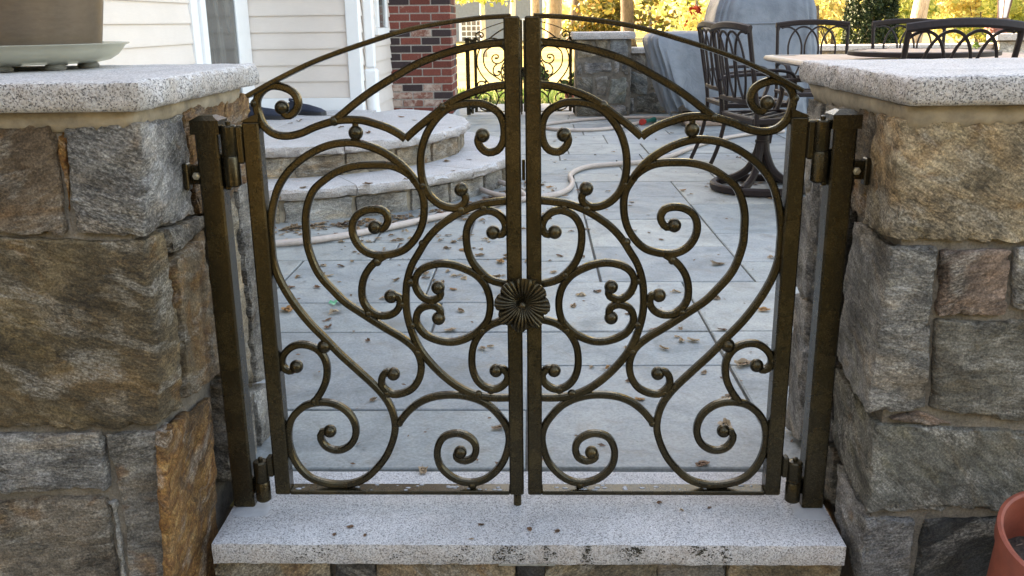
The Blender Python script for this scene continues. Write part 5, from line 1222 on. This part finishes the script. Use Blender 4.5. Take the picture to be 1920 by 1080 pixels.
mb = MB(); mb.tube([a + dd * 0.11 + Vector((0, 0, -.0)), a + dd * .12 + Vector((0, .05, .004)), a + dd * .10 + Vector((0, .11, -0.008))], 0.012, 8); mb.build('nozzle_handle', M['steel'], hose2, True)

# ------------------------------------------------------------------ fallen leaves
def leaf_mesh(seed, lobes=5):
    """a curled, lobed dry leaf about 1 unit long"""
    r_ = random.Random(seed); n = 22; rim = []
    for i in range(n):
        a = 2 * math.pi * i / n
        k = 0.36 + 0.15 * abs(math.cos(a * lobes / 2.0)) ** 0.7 + r_.uniform(-.05, .05)
        rim.append((k * math.cos(a) * 1.15, k * math.sin(a) * 0.85))
    c1, c2, tw = r_.uniform(0.5, 1.6), r_.uniform(-0.8, 1.3), r_.uniform(-.6, .6)
    def lift(x, y_): return c1 * y_ * y_ + c2 * x * x * .6 + tw * x * y_ + 0.05 * math.sin(9 * x + seed) * math.sin(8 * y_)
    vs = []; fs = []
    for f_ in (0.45, 1.0):
        for (x, y_) in rim: vs.append((x * f_, y_ * f_, lift(x * f_, y_ * f_) + (0.03 if f_ < 1 else 0)))
    vs.append((0, 0, 0)); c0 = 2 * n
    for i in range(n):
        j = (i + 1) % n; fs.append((i, j, n + j, n + i)); fs.append((c0, i, j))
    # stem
    s0 = len(vs); vs += [(0.5, 0.0, lift(.5, 0)), (0.5, 0.025, lift(.5, 0)), (0.95, 0.06, lift(.5, 0) + .08), (0.95, 0.04, lift(.5, 0) + .08)]; fs.append((s0, s0 + 1, s0 + 2, s0 + 3))
    zm = min(v[2] for v in vs); return [(a, b, c - zm) for a, b, c in vs], fs
LEAVES = {}
for mat_ in ('tanleaf', 'brownleaf', 'orangeleaf'):
    for s_ in range(6):
        vs, fs = leaf_mesh(s_ * 13 + 5, 5 if s_ % 2 else 3); me = bpy.data.meshes.new('fallen_leaf'); me.from_pydata(vs, [], fs); me.materials.append(M[mat_])
        me.polygons.foreach_set('use_smooth', [True] * len(me.polygons)); LEAVES[(mat_, s_)] = me
def drop_leaf(x, y_, z, size, label, group, mat_=None, name='fallen_leaf'):
    mat_ = mat_ or rng.choice(('tanleaf', 'tanleaf', 'brownleaf', 'tanleaf', 'orangeleaf') if rng.random() < .5 else ('tanleaf', 'brownleaf'))
    if group:
        kind_ = {'tanleaf': 'pale tan', 'brownleaf': 'dark brown', 'orangeleaf': 'orange'}[mat_]; label = ('small ' if size < 0.036 else 'larger ') + kind_ + ' ' + label
        group = ('small ' if size < 0.036 else 'larger ') + kind_ + ' ' + group
    o = bpy.data.objects.new(name, LEAVES[(mat_, rng.randrange(6))]); C.objects.link(o)
    o.location = (x, y_, z); o.scale = (size * .85, size * .85 * rng.uniform(.6, 1), size * rng.uniform(.3, .7)); o.rotation_euler = (rng.uniform(-.12, .12), rng.uniform(-.12, .12), rng.uniform(0, 6.28))
    tag(o, label, 'leaf', group)
spec = [((538, 583), 0.075, 'orangeleaf', 'large orange maple leaf lying by the left hinge stile of the gate'), ((1395, 686), 0.085, 'tanleaf', 'large pale curled leaf seen beside the small lower scroll on the right leaf'),
        ((1432, 583), 0.052, 'orangeleaf', 'orange leaf lying alone at the right, beside the right hinge stile'), ((938, 492), 0.075, 'orangeleaf', 'curled rusty leaf lying just left of the gate middle above the rosette'),
        ((1278, 754), 0.045, 'tanleaf', 'tan leaf with a long stem lying at the centre of the right leaf\'s lower opening'), ((1345, 497), 0.075, 'tanleaf', 'curled tan leaf seen inside the big right heart scroll'),
        ((793, 884), 0.040, 'tanleaf', 'olive-brown leaf on the seam between patio and threshold'), ((700, 549), 0.06, 'tanleaf', 'narrow pale leaf with its stem, in the left leaf\'s lower left'),
        ((640, 610), 0.04, 'brownleaf', 'small dark curled leaf seen left of the left heart scroll'), ((1312, 880), 0.04, 'brownleaf', 'flat pinkish brown leaf close to the threshold at the right')]
for (px, sz, mt, lab), q in zip(spec, [(-0.882, 1.387), (0.645, 0.824), (0.832, 1.366), (-0.132, 2.070), (0.492, 1.045), (0.789, 2.007), (-0.241, 0.149), (-0.701, 1.353), (-0.689, 1.192), (0.411, 0.182)]):
    drop_leaf(q[0], q[1], 0.003, sz, lab, None, mt)
gb_ = MB(); q = [(-0.720, 1.470)][0]
for k in range(5):
    a = k * 1.3; gb_.add([(q[0] + .0, q[1], .004), (q[0] + .028 * math.cos(a), q[1] + .028 * math.sin(a), .012), (q[0] + .028 * math.cos(a + .8), q[1] + .03 * math.sin(a + .8), .004)], [(0, 1, 2)])
tag(gb_.build('plastic_scrap', M['greenbit'], fix=False), 'torn scrap of bright green plastic on the paving', 'scrap')
GP, GS = 'dry leaves strewn over the patio', 'dry leaves along the foot of the steps'
LP, LS, LT = 'dry leaf lying on the bluestone paving', 'dry leaf in the drift along the foot of the curved steps', 'dry leaf lying on one of the granite treads'
hand = [(-0.364, 1.677), (-0.378, 1.432), (-0.300, 1.654), (-0.168, 1.608), (-0.158, 1.530), (-0.269, 1.807), (0.160, 4.964), (0.228, 4.633), (0.275, 2.715), (0.459, 3.748), (0.521, 3.537), (0.569, 3.404), (0.618, 3.044), (0.644, 2.705), (0.509, 2.672), (0.574, 2.623), (0.614, 2.474), (0.412, 2.773), (0.221, 2.146), (0.128, 2.167), (0.762, 3.168), (0.940, 3.641), (0.912, 3.766), (1.115, 4.004), (1.475, 5.219), (1.531, 5.104), (0.530, 1.045), (0.506, 1.168), (0.426, 0.970), (0.189, 0.809), (0.237, 0.809), (0.308, 0.971), (0.485, 1.087), (0.645, 1.150), (0.687, 1.518), (0.351, 1.328), (0.438, 1.422), (0.515, 0.764), (0.423, 1.153), (0.373, 1.267), (0.727, 1.043), (0.193, 1.560), (0.158, 1.425), (0.257, 1.609), (-0.574, 2.291), (-0.552, 1.536), (-0.266, 1.159), (-0.341, 1.105), (-0.230, 1.051), (-0.148, 0.975), (-0.528, 1.054), (-0.351, 1.753), (-0.305, 2.285), (-0.226, 2.185), (-0.219, 2.495), (-0.367, 2.444), (-0.484, 1.961), (-0.811, 2.011), (-0.953, 1.843), (-0.839, 1.684), (-0.945, 1.686), (-0.108, 2.182), (-0.629, 2.505), (-0.672, 2.294), (-0.728, 2.195), (0.243, 5.094), (0.185, 6.205), (0.380, 6.455), (0.633, 5.506), (1.062, 6.255), (1.265, 6.711), (-0.123, 0.999), (-0.428, 0.569), (0.505, 0.394), (0.557, 0.584), (0.306, 0.567), (0.406, 0.765), (0.290, 0.702), (0.372, 0.623)]
for (x, y_) in hand: drop_leaf(x, y_, 0.002, rng.uniform(0.022, 0.055), LP, GP)
for k in range(45):
    x, y_ = rng.uniform(-0.9, 2.6), rng.uniform(0.35, 7.6)
    if math.hypot(x - SC[0], y_ - SC[1]) < 1.62: continue
    drop_leaf(x, y_, 0.002, rng.uniform(0.02, 0.05), LP, GP)
for k in range(120):
    a = R(rng.uniform(-86, -12)); r = 1.575 + abs(rng.gauss(0, 0.16)) + 0.03; x, y_ = SC[0] + r * math.cos(a), SC[1] + r * math.sin(a)
    drop_leaf(x, y_, rng.uniform(0.001, 0.012), rng.uniform(0.03, 0.075), LS, GS)
tr1 = [(-1.180, 2.926), (-0.449, 3.454), (-0.521, 3.831), (-0.864, 3.026), (-0.388, 3.891), (-1.232, 2.602), (-0.683, 3.153)]; tr2 = [(-1.621, 5.658), (-0.923, 4.747), (-1.595, 4.626), (-1.742, 4.675), (-0.797, 4.520), (-1.012, 4.436), (-0.511, 4.044), (-0.989, 3.795), (-1.213, 4.101), (-1.388, 4.271), (-1.612, 4.387), (-1.591, 4.521)]
for (x, y_) in tr1: drop_leaf(x, y_, 0.182, rng.uniform(0.035, 0.07), LT, 'dry leaves on the treads')
for i, (x, y_) in enumerate(tr2): drop_leaf(x, y_, 0.362, rng.uniform(0.03, 0.06), LT, 'dry leaves on the treads', 'orangeleaf' if i == 1 else None)
for (x, y_) in [(-0.389, -0.126), (-0.362, -0.097), (-0.326, -0.128), (-0.092, -0.087), (0.008, -0.103), (0.065, -0.111), (0.330, -0.027), (0.287, 0.004), (0.390, -0.016), (-0.109, -0.142)]: drop_leaf(x, y_, 0.0012, rng.uniform(0.010, 0.018), 'leaf scrap on the granite threshold', 'leaf scraps on the threshold', rng.choice(('brownleaf', 'tanleaf')))
for k in range(26):
    a = rng.uniform(0, 6.28); r = rng.uniform(0.1, 0.36); drop_leaf(1.38 + r * math.cos(a), 3.80 + r * math.sin(a), 0.002, rng.uniform(0.03, 0.06), 'dry leaf caught round the swivel chair base ring', 'leaves round the swivel chair base')
# the smaller leaves and scraps of the drift, past counting
df = MB(); lm = [leaf_mesh(q, 5 if q % 2 else 3) for q in (3, 8, 21, 34)]
for k in range(330):
    if k < 210:
        a = R(rng.uniform(-88, -10)); r = 1.60 + abs(rng.gauss(0, 0.13)); x, y_ = SC[0] + r * math.cos(a), SC[1] + r * math.sin(a)
    else:
        x, y_ = rng.uniform(-0.95, 0.1), rng.uniform(1.7, 3.1)
        if math.hypot(x - SC[0], y_ - SC[1]) < 1.6: continue
    vs, fs = rng.choice(lm); sz = rng.uniform(.016, .046); mt_ = Matrix.Translation((x, y_, .002)) @ Matrix.Rotation(rng.uniform(0, 6.28), 4, 'Z') @ Matrix.Diagonal((sz, sz * rng.uniform(.5, .9), sz * rng.uniform(.5, 1), 1))
    df.add([mt_ @ Vector(v_) for v_ in vs], fs)
tag(df.build('leaf_drift', M['tanleaf'], None, True, 180, fix=False), kind='stuff')
# crumbs of leaf and grit
cm = MB()
for k in range(900):
    if k < 420:
        a = R(rng.uniform(-88, -8)); r = 1.56 + abs(rng.gauss(0, 0.22)); x, y_ = SC[0] + r * math.cos(a), SC[1] + r * math.sin(a)
    else:
        x, y_ = rng.uniform(-1, 2.6), 0.18 + 6.5 * rng.random() ** 1.6
        if math.hypot(x - SC[0], y_ - SC[1]) < 1.6: continue
    s_ = rng.uniform(0.003, 0.012); a = rng.uniform(0, 6.28); ca, sa = math.cos(a) * s_, math.sin(a) * s_
    z0 = 0.003; cm.add([(x - ca, y_ - sa, z0), (x + sa * .4, y_ - ca * .4, z0 + s_ * .3), (x + ca, y_ + sa, z0 + s_ * .2), (x - sa * .4, y_ + ca * .4, z0)], [(0, 1, 2, 3)])
tag(cm.build('leaf_litter', M['brownleaf'], fix=False), kind='stuff')

# ------------------------------------------------------------------ planting and trees beyond
nrs = np.random.default_rng(11)
def leaf_cloud(name, centres, radii, n, size, mat, parent=None, squash=1.0, shell=0.35, base=None, droop=0.0):
    """n small leaf faces spread through a set of clumps"""
    cs = np.array(centres, float); rd = np.array(radii, float)
    pick = nrs.choice(len(cs), n, p=rd ** 2 / (rd ** 2).sum())
    d = nrs.normal(size=(n, 3)); d /= np.linalg.norm(d, axis=1)[:, None]
    rr = rd[pick] * (shell + (1 - shell) * nrs.random(n)) ** 0.6 * nrs.uniform(0.75, 1.12, n)
    p = cs[pick] + d * rr[:, None] * np.array([1, 1, squash])
    u = nrs.normal(size=(n, 3)); u[:, 2] -= droop; u /= np.linalg.norm(u, axis=1)[:, None]
    w = np.cross(u, nrs.normal(size=(n, 3))); w /= np.linalg.norm(w, axis=1)[:, None]
    s_ = size * nrs.uniform(0.6, 1.3, n)[:, None]
    V = np.empty((n, 4, 3)); V[:, 0] = p - u * s_; V[:, 1] = p + w * s_ * .55 - u * s_ * .1; V[:, 2] = p + u * s_; V[:, 3] = p - w * s_ * .55 - u * s_ * .1
    b = np.array(WORLD.get(parent.name, Vector((0, 0, 0))) if parent else (0, 0, 0)); V -= b
    me = bpy.data.meshes.new(name); me.vertices.add(n * 4); me.vertices.foreach_set('co', V.reshape(-1))
    me.loops.add(n * 4); me.loops.foreach_set('vertex_index', np.arange(n * 4, dtype=np.int32))
    me.polygons.add(n); me.polygons.foreach_set('loop_start', np.arange(0, n * 4, 4, dtype=np.int32)); me.polygons.foreach_set('loop_total', np.full(n, 4, dtype=np.int32))
    me.update(calc_edges=True); me.materials.append(mat)
    o = bpy.data.objects.new(name, me); C.objects.link(o)
    if parent: o.parent = parent
    return o
def tree(name, label, x, y_, h, r0, lean, bark, leaf, ncl=9, crad=1.6, nleaf=5000, lsize=0.11, crown_z=(0.45, 1.0), group='trees beyond the garden wall', spread=2.2, extra=None):
    t = thing(name, label, 'tree', (x, y_, -0.06), group)
    top = Vector((x + lean[0], y_ + lean[1], h))
    path = catmull([(x, y_, -0.08), (x + lean[0] * .25 + .03, y_ + lean[1] * .25, h * .3), (x + lean[0] * .6 - .05, y_ + lean[1] * .6, h * .62), top], 0.4)
    n = len(path); rad = [r0 * (1.35 if i == 0 else 1) * (1 - 0.78 * i / (n - 1)) for i in range(n)]
    mb = MB(); mb.tube(path, rad, 14); 
    cs = []; rd = []
    for k in range(ncl):
        f_ = rng.uniform(*crown_z); b = path[min(n - 1, int(f_ * (n - 1)))]; a = rng.uniform(0, 6.28); L = spread * rng.uniform(.35, 1)
        e = Vector((b.x + L * math.cos(a), b.y + L * math.sin(a), b.z + rng.uniform(-.1, .9)))
        mb.tube([b, b.lerp(e, .5) + Vector((0, 0, .15)), e], [r0 * .32, r0 * .2, r0 * .08], 6)
        cs.append(e); rd.append(crad * rng.uniform(.6, 1.1))
        for q in range(3):
            cs.append(e + Vector((rng.gauss(0, crad * .6), rng.gauss(0, crad * .6), rng.gauss(0, crad * .35)))); rd.append(crad * rng.uniform(.3, .6))
    if extra:
        for (ex, ey, ez, er) in extra: cs.append(Vector((ex, ey, ez))); rd.append(er)
    mb.build('trunk', M[bark], t, True, 180)
    leaf_cloud('crown', cs, rd, nleaf, lsize, M[leaf], t, 0.75)
    return t
def shrub(name, label, x, y_, rad, h, leaf, n, size, group=None, cat='shrub'):
    t = thing(name, label, cat, (x, y_, -0.05), group)
    mb = MB(); cs = []; rd = []
    for k in range(7):
        a = rng.uniform(0, 6.28); e = Vector((x + rad * .7 * math.cos(a) * rng.random(), y_ + rad * .7 * math.sin(a) * rng.random(), h * rng.uniform(.45, .9)))
        mb.tube([(x + .05 * math.cos(a), y_ + .05 * math.sin(a), -.06), ((x + e.x) / 2, (y_ + e.y) / 2, h * .3), e], [.03, .02, .008], 6)
        for q in range(4): cs.append(e + Vector((rng.gauss(0, rad * .35), rng.gauss(0, rad * .35), rng.gauss(0, h * .18)))); rd.append(rad * rng.uniform(.25, .5))
    mb.build('stems', M['bark'], t, True, 180); leaf_cloud('foliage', cs, rd, n, size, M[leaf], t, 0.9)
    return t
# dense clipped arborvitae
arb = thing('arborvitae', 'dense dark green arborvitae behind the low garden wall', 'evergreen', (4.42, 10.9, -0.05))
mb = MB(); mb.tube([(4.42, 10.9, -.06), (4.42, 10.9, 1.0), (4.42, 10.9, 2.1)], [.06, .04, .01], 8); mb.build('trunk', M['bark'], arb, True, 180)
cs, rd = [], []
for k in range(900):
    z = 0.04 + 2.2 * rng.random(); rr = 0.315 * (1 - (max(0, z - 0.8) / 1.75) ** 1.7) * (0.75 + 0.25 * min(1, z / .3)) + 0.012; a = rng.uniform(0, 6.28); q = rr * (0.92 if k % 4 else rng.uniform(.2, .7)) * rng.uniform(.93, 1.05)
    cs.append((4.42 + q * math.cos(a), 10.9 + q * math.sin(a), z)); rd.append(rng.uniform(.04, .065))
leaf_cloud('foliage', cs, rd, 60000, 0.018, M['cedar'], arb, 1.5)
# trees one can tell apart
tree('maple_tree', 'stout sunlit trunk rising straight behind the middle of the gate', 0.75, 38, 11, 0.36, (0.3, 0.5), 'palebark', 'yellowleaf', 10, 2.4, 9000, 0.16)
tree('maple_tree', 'darker trunk standing close right of the sunlit pale trunk', 1.65, 40, 12, 0.30, (1.4, 0.3), 'bark', 'yellowleaf', 9, 2.4, 7000, 0.16)
tree('maple_tree', 'slim brown trunk just left of the sunlit pale trunk', 0.05, 37, 10, 0.20, (-0.5, 0.3), 'palebark', 'limeleaf', 8, 2.0, 6000, 0.15)
tree('oak_tree', 'dark brown trunk leaning left above the far stone pillar', 3.5, 34, 11, 0.27, (-0.9, 0.5), 'bark', 'oliveleaf', 9, 2.2, 7000, 0.15, extra=[(2.2, 33, 1.6, 1.0), (4.6, 34.5, 1.3, 1.1), (3.3, 35.5, 1.0, 0.9), (5.4, 34, 2.2, 1.0)])
tree('birch_tree', 'thin white birch trunk left of the gate middle', -1.55, 27, 8, 0.09, (-0.3, 0.2), 'birch', 'limeleaf', 7, 1.5, 5000, 0.12, extra=[(-2.6, 26, 1.9, 0.7), (-1.8, 26.5, 1.85, .6), (-0.9, 26.5, 1.9, .6), (-2.2, 25.5, 1.75, .5), (-1.3, 26, 1.7, .5)])
tree('birch_tree', 'thin leaning birch trunk seen close to the lock stile', -0.75, 28, 8, 0.10, (0.35, 0.2), 'birch', 'limeleaf', 7, 1.5, 5000, 0.12)
tree('pine_tree', 'tall grey-brown trunk leaning right above the lazy susan', 7.15, 16.5, 11, 0.155, (1.3, 0.4), 'palebark', 'oliveleaf', 8, 1.6, 5000, 0.12, (0.6, 1.0))
tree('locust_tree', 'slim dark trunk in the yellow thicket left of the leaning pine', 9.6, 24.5, 9, 0.12, (1.2, 0.2), 'bark', 'yellowleaf', 8, 1.8, 5000, 0.13, extra=[(9.0, 24, 1.2, .8), (10.4, 25, 1.6, .8)])
tree('locust_tree', 'slim forked trunk in the yellow thicket behind the arborvitae', 8.0, 25.5, 9, 0.10, (-0.8, 0.2), 'bark', 'yellowleaf', 8, 1.8, 5000, 0.13, extra=[(7.3, 25, 1.6, .8), (8.8, 26, 1.2, .9)])
tree('maple_tree', 'yellow maple at the far right behind the lamp post', 14.5, 29, 10, 0.2, (0.5, 0), 'bark', 'yellowleaf', 9, 2.2, 7000, 0.15, extra=[(13.5, 28, 1.5, 1.0), (15.5, 29, 1.4, 1.0), (14.4, 28.5, 2.2, 1.0)])
GSH = 'golden shrubs beyond the garden wall'
for (x, y_, r, h, lf, lab) in ((5.9, 27, 1.5, 2.4, 'yellowleaf', 'bright golden shrub left of the covered grill hood'), (4.6, 21, 0.9, 1.35, 'yellowleaf', 'rounded golden shrub above the low wall by the far pillar'),
        (9.8, 30, 1.5, 2.6, 'yellowleaf', 'golden shrub right of the grill hood, before the arborvitae'), (12.4, 25, 1.3, 2.2, 'yellowleaf', 'golden shrub between the leaning pine and the lamp post'),
        (11.0, 21, 0.9, 1.4, 'limeleaf', 'yellow-green shrub right behind the leaning pine'), (2.9, 36, 1.3, 1.7, 'oliveleaf', 'olive-brown shrub between the two dark trunks'), (8.2, 21, 0.9, 1.2, 'limeleaf', 'yellow-green shrub beside the arborvitae'), (7.4, 33, 1.5, 2.3, 'limeleaf', 'yellow-green shrub far behind the golden ones')):
    shrub('golden_shrub', lab, x, y_, r, h, lf, 3000, 0.075 if y_ < 24 else 0.095, GSH)
shrub('red_shrub', 'small red-leaved shrub behind the grill shelf', 4.35, 22.8, 0.42, 0.95, 'redleaf', 3200, 0.06)
cs, rd = [], []
for k in range(170): cs.append((rng.uniform(-9, 12), rng.uniform(-11.5, -8.5), rng.uniform(-0.2, 4.8))); rd.append(rng.uniform(.7, 1.3))
hd = leaf_cloud('added_unseen_hedge', cs, rd, 16000, 0.17, M['oliveleaf']); tag(hd, kind='stuff')  # foliage added behind the camera to darken reflections and block low frontal skylight
# far woods: one mass
cs, rd = [], []
for k in range(420):
    x = rng.uniform(-45, 75); cs.append((x, rng.uniform(66, 84), rng.uniform(0.3, 13) if rng.random() < .75 else rng.uniform(0, 3))); rd.append(rng.uniform(1.2, 2.8))
wo = leaf_cloud('far_woods', cs, rd, 15000, 0.40, M['yellowleaf']); tag(wo, kind='stuff')
cs, rd = [], []
for k in range(150): cs.append((rng.uniform(-30, 60), rng.uniform(58, 64), rng.uniform(0, 3.0))); rd.append(rng.uniform(.7, 1.6))
wo = leaf_cloud('far_thicket', cs, rd, 6000, 0.24, M['limeleaf']); tag(wo, kind='stuff')
tk = MB()
for k in range(90):
    x, y_ = rng.uniform(-40, 70), rng.uniform(60, 80); tk.tube([(x, y_, -.1), (x + rng.uniform(-.4, .4), y_, 6), (x + rng.uniform(-.8, .8), y_, 13)], [rng.uniform(.12, .28), .14, .05], 7)
tag(tk.build('far_trunks', M['bark'], None, True, 180, fix=False), kind='stuff')
# neighbour's house with a panelled white door
nh = thing('neighbour_house', 'grey neighbouring house with a white many-paned door, far left beyond the gate', 'house', (-4, 52, 0))
mb = MB(); mb.box(-12, 0.4, 50, 58, -0.1, 5.2); mb.build('wall', M['greyside'], nh)
mb = MB(); mb.add([(-12.5, 49.4, 5.2), (0.9, 49.4, 5.2), (0.9, 58.6, 5.2), (-12.5, 58.6, 5.2), (-12.5, 54, 8.2), (0.9, 54, 8.2)], [(0, 1, 5, 4), (2, 3, 4, 5), (0, 3, 4), (1, 2, 5), (0, 1, 2, 3)]); mb.build('roof', M['roof'], nh)
for x0, x1, z0, z1 in ((-4.0, -2.9, -0.05, 1.05), (-0.6, 0.1, 0.1, 1.0), (-7.5, -6.5, 0.9, 2.2), (-10, -9, 0.9, 2.2)):
    mb = MB(); mb.box(x0 - .12, x1 + .12, 49.90, 49.999, z0 - .12, z1 + .12); wnd = mb.build('window', M['white'], nh)
    nx_, nz_ = (4, 4) if x1 - x0 > 1.05 else (2, 3)
    for i in range(nx_):
        for j in range(nz_):
            wd, hd = (x1 - x0) / nx_, (z1 - z0) / nz_
            mb = MB(); mb.box(x0 + i * wd + .035, x0 + (i + 1) * wd - .035, 49.885, 49.899, z0 + j * hd + .035, z0 + (j + 1) * hd - .035); mb.build('pane', M['glass'], wnd)
# lamp post with a pink flower basket
lx, ly = 5.98, 10.6
lampp = thing('lamp_post', 'brown lamp post with a white-paned lantern at the far right', 'lamp post', (lx, ly, -0.06))
mb = MB(); mb.tube([(lx, ly, -.07), (lx, ly, 0.92)], 0.032, 12); mb.lathe([(0.032, .86), (.045, .90), (.06, .935), (0.085, 0.95), (0.085, 0.965), (0.02, .966)], 16, (lx, ly, 0)); M['brownmetal'] = mat_simple('brown_metal', (0.13, 0.07, 0.045), 0.5, .3, var=.2); mb.build('post', M['brownmetal'], lampp, True, 40)
mb = MB(); vs = []
for k in range(6):
    a0, a1 = R(60 * k), R(60 * k + 60)
    mb.tube([(lx + .062 * math.cos(a0), ly + .062 * math.sin(a0), .967), (lx + .10 * math.cos(a0), ly + .10 * math.sin(a0), 1.26)], .007, 6)
mb.lathe([(0.125, 1.26), (0.12, 1.275), (0.05, 1.36), (0.02, 1.40), (0.001, 1.41)], 6, (lx, ly, 0)); mb.build('lantern_frame', M['brownmetal'], lampp)
M['milkglass'] = mat_simple('milk_glass', (0.72, 0.74, 0.78), 0.25, var=.02, bump=0)
mb = MB(); mb.lathe([(0.055, .968), (0.093, 1.258)], 6, (lx, ly, 0)); mb.build('lantern_pane', M['milkglass'], lampp)
fl = thing('flower_cluster', 'pale pink flower heads growing up round the lamp post', 'flowers', (5.86, 10.5, 0.0))
mb = MB()
for k in range(7):
    e = (5.86 + rng.uniform(-.12, .14), 10.48 + rng.uniform(-.1, .1), rng.uniform(.76, .90)); mb.tube([(5.88, 10.5, -.06), (5.87, 10.5, .5), e], .006, 5)
mb.build('stems', M['bark'], fl, True, 180)
leaf_cloud('petals', [(5.80, 10.46, .86), (5.90, 10.47, .80), (5.95, 10.46, .84), (5.84, 10.46, .79)], [.075, .07, .06, .06], 420, .03, M['pinkpetal'], fl)
leaf_cloud('foliage', [(5.86, 10.5, .68), (5.95, 10.5, .62)], [.1, .1], 300, .03, M['potleaf'], fl)
# pots behind the far gate
def potted(label, x, y_, r, h, mat_, fn, fr):
    t = thing('potted_plant', label, 'potted plant', (x, y_, 0)); mb = MB(); mb.lathe([(r * .72, 0.0), (r * .98, h * .85), (r * 1.08, h * .86), (r * 1.08, h), (r * .95, h), (r * .9, h * .85), (.001, h * .84)], 28, (x, y_, -.008)); mb.build('pot', M[mat_], t, True, 35)
    leaf_cloud('foliage', [(x + rng.gauss(0, fr * .5), y_ + rng.gauss(0, fr * .5), h + rng.uniform(.0, fr * 1.4)) for _ in range(7)], [fr * .55] * 7, fn, .035, M['potleaf'], t)
potted('red glazed pot with a green plant, seen through the gap between the gate leaves', -0.02, 9.55, 0.085, 0.27, 'red', 500, .11)
potted('small terracotta pot with a leafy plant behind the far pillar end of the far gate', 0.45, 9.75, 0.075, 0.17, 'terracotta', 500, .11)
for (x, y_, h) in ((5.0, 9.1, .55), (4.1, 9.15, .5)): shrub('wall_plant', 'low green plant at the foot of the %s garden wall' % ('right part of the long' if x > 4.5 else 'middle of the long'), x, y_, .12, h, 'potleaf', 420, .03, 'plants by the garden wall', 'plant')
# grass strip behind the far gate
ng = 9000
gx = nrs.uniform(-2.5, 4.5, ng); gy = nrs.uniform(10.12, 12.6, ng); gh = nrs.uniform(.03, .075, ng); ga = nrs.uniform(0, 6.28, ng); gl = nrs.uniform(-.03, .03, (ng, 2))
V = np.empty((ng, 3, 3)); V[:, 0] = np.stack([gx - .006 * np.cos(ga), gy - .006 * np.sin(ga), np.full(ng, -.036)], 1); V[:, 1] = np.stack([gx + .006 * np.cos(ga), gy + .006 * np.sin(ga), np.full(ng, -.036)], 1); V[:, 2] = np.stack([gx + gl[:, 0], gy + gl[:, 1], gh], 1)
me = bpy.data.meshes.new('grass'); me.from_pydata(V.reshape(-1, 3).tolist(), [], np.arange(ng * 3).reshape(-1, 3).tolist()); me.materials.append(M['grass'])
go = bpy.data.objects.new('grass', me); C.objects.link(go); tag(go, kind='stuff')
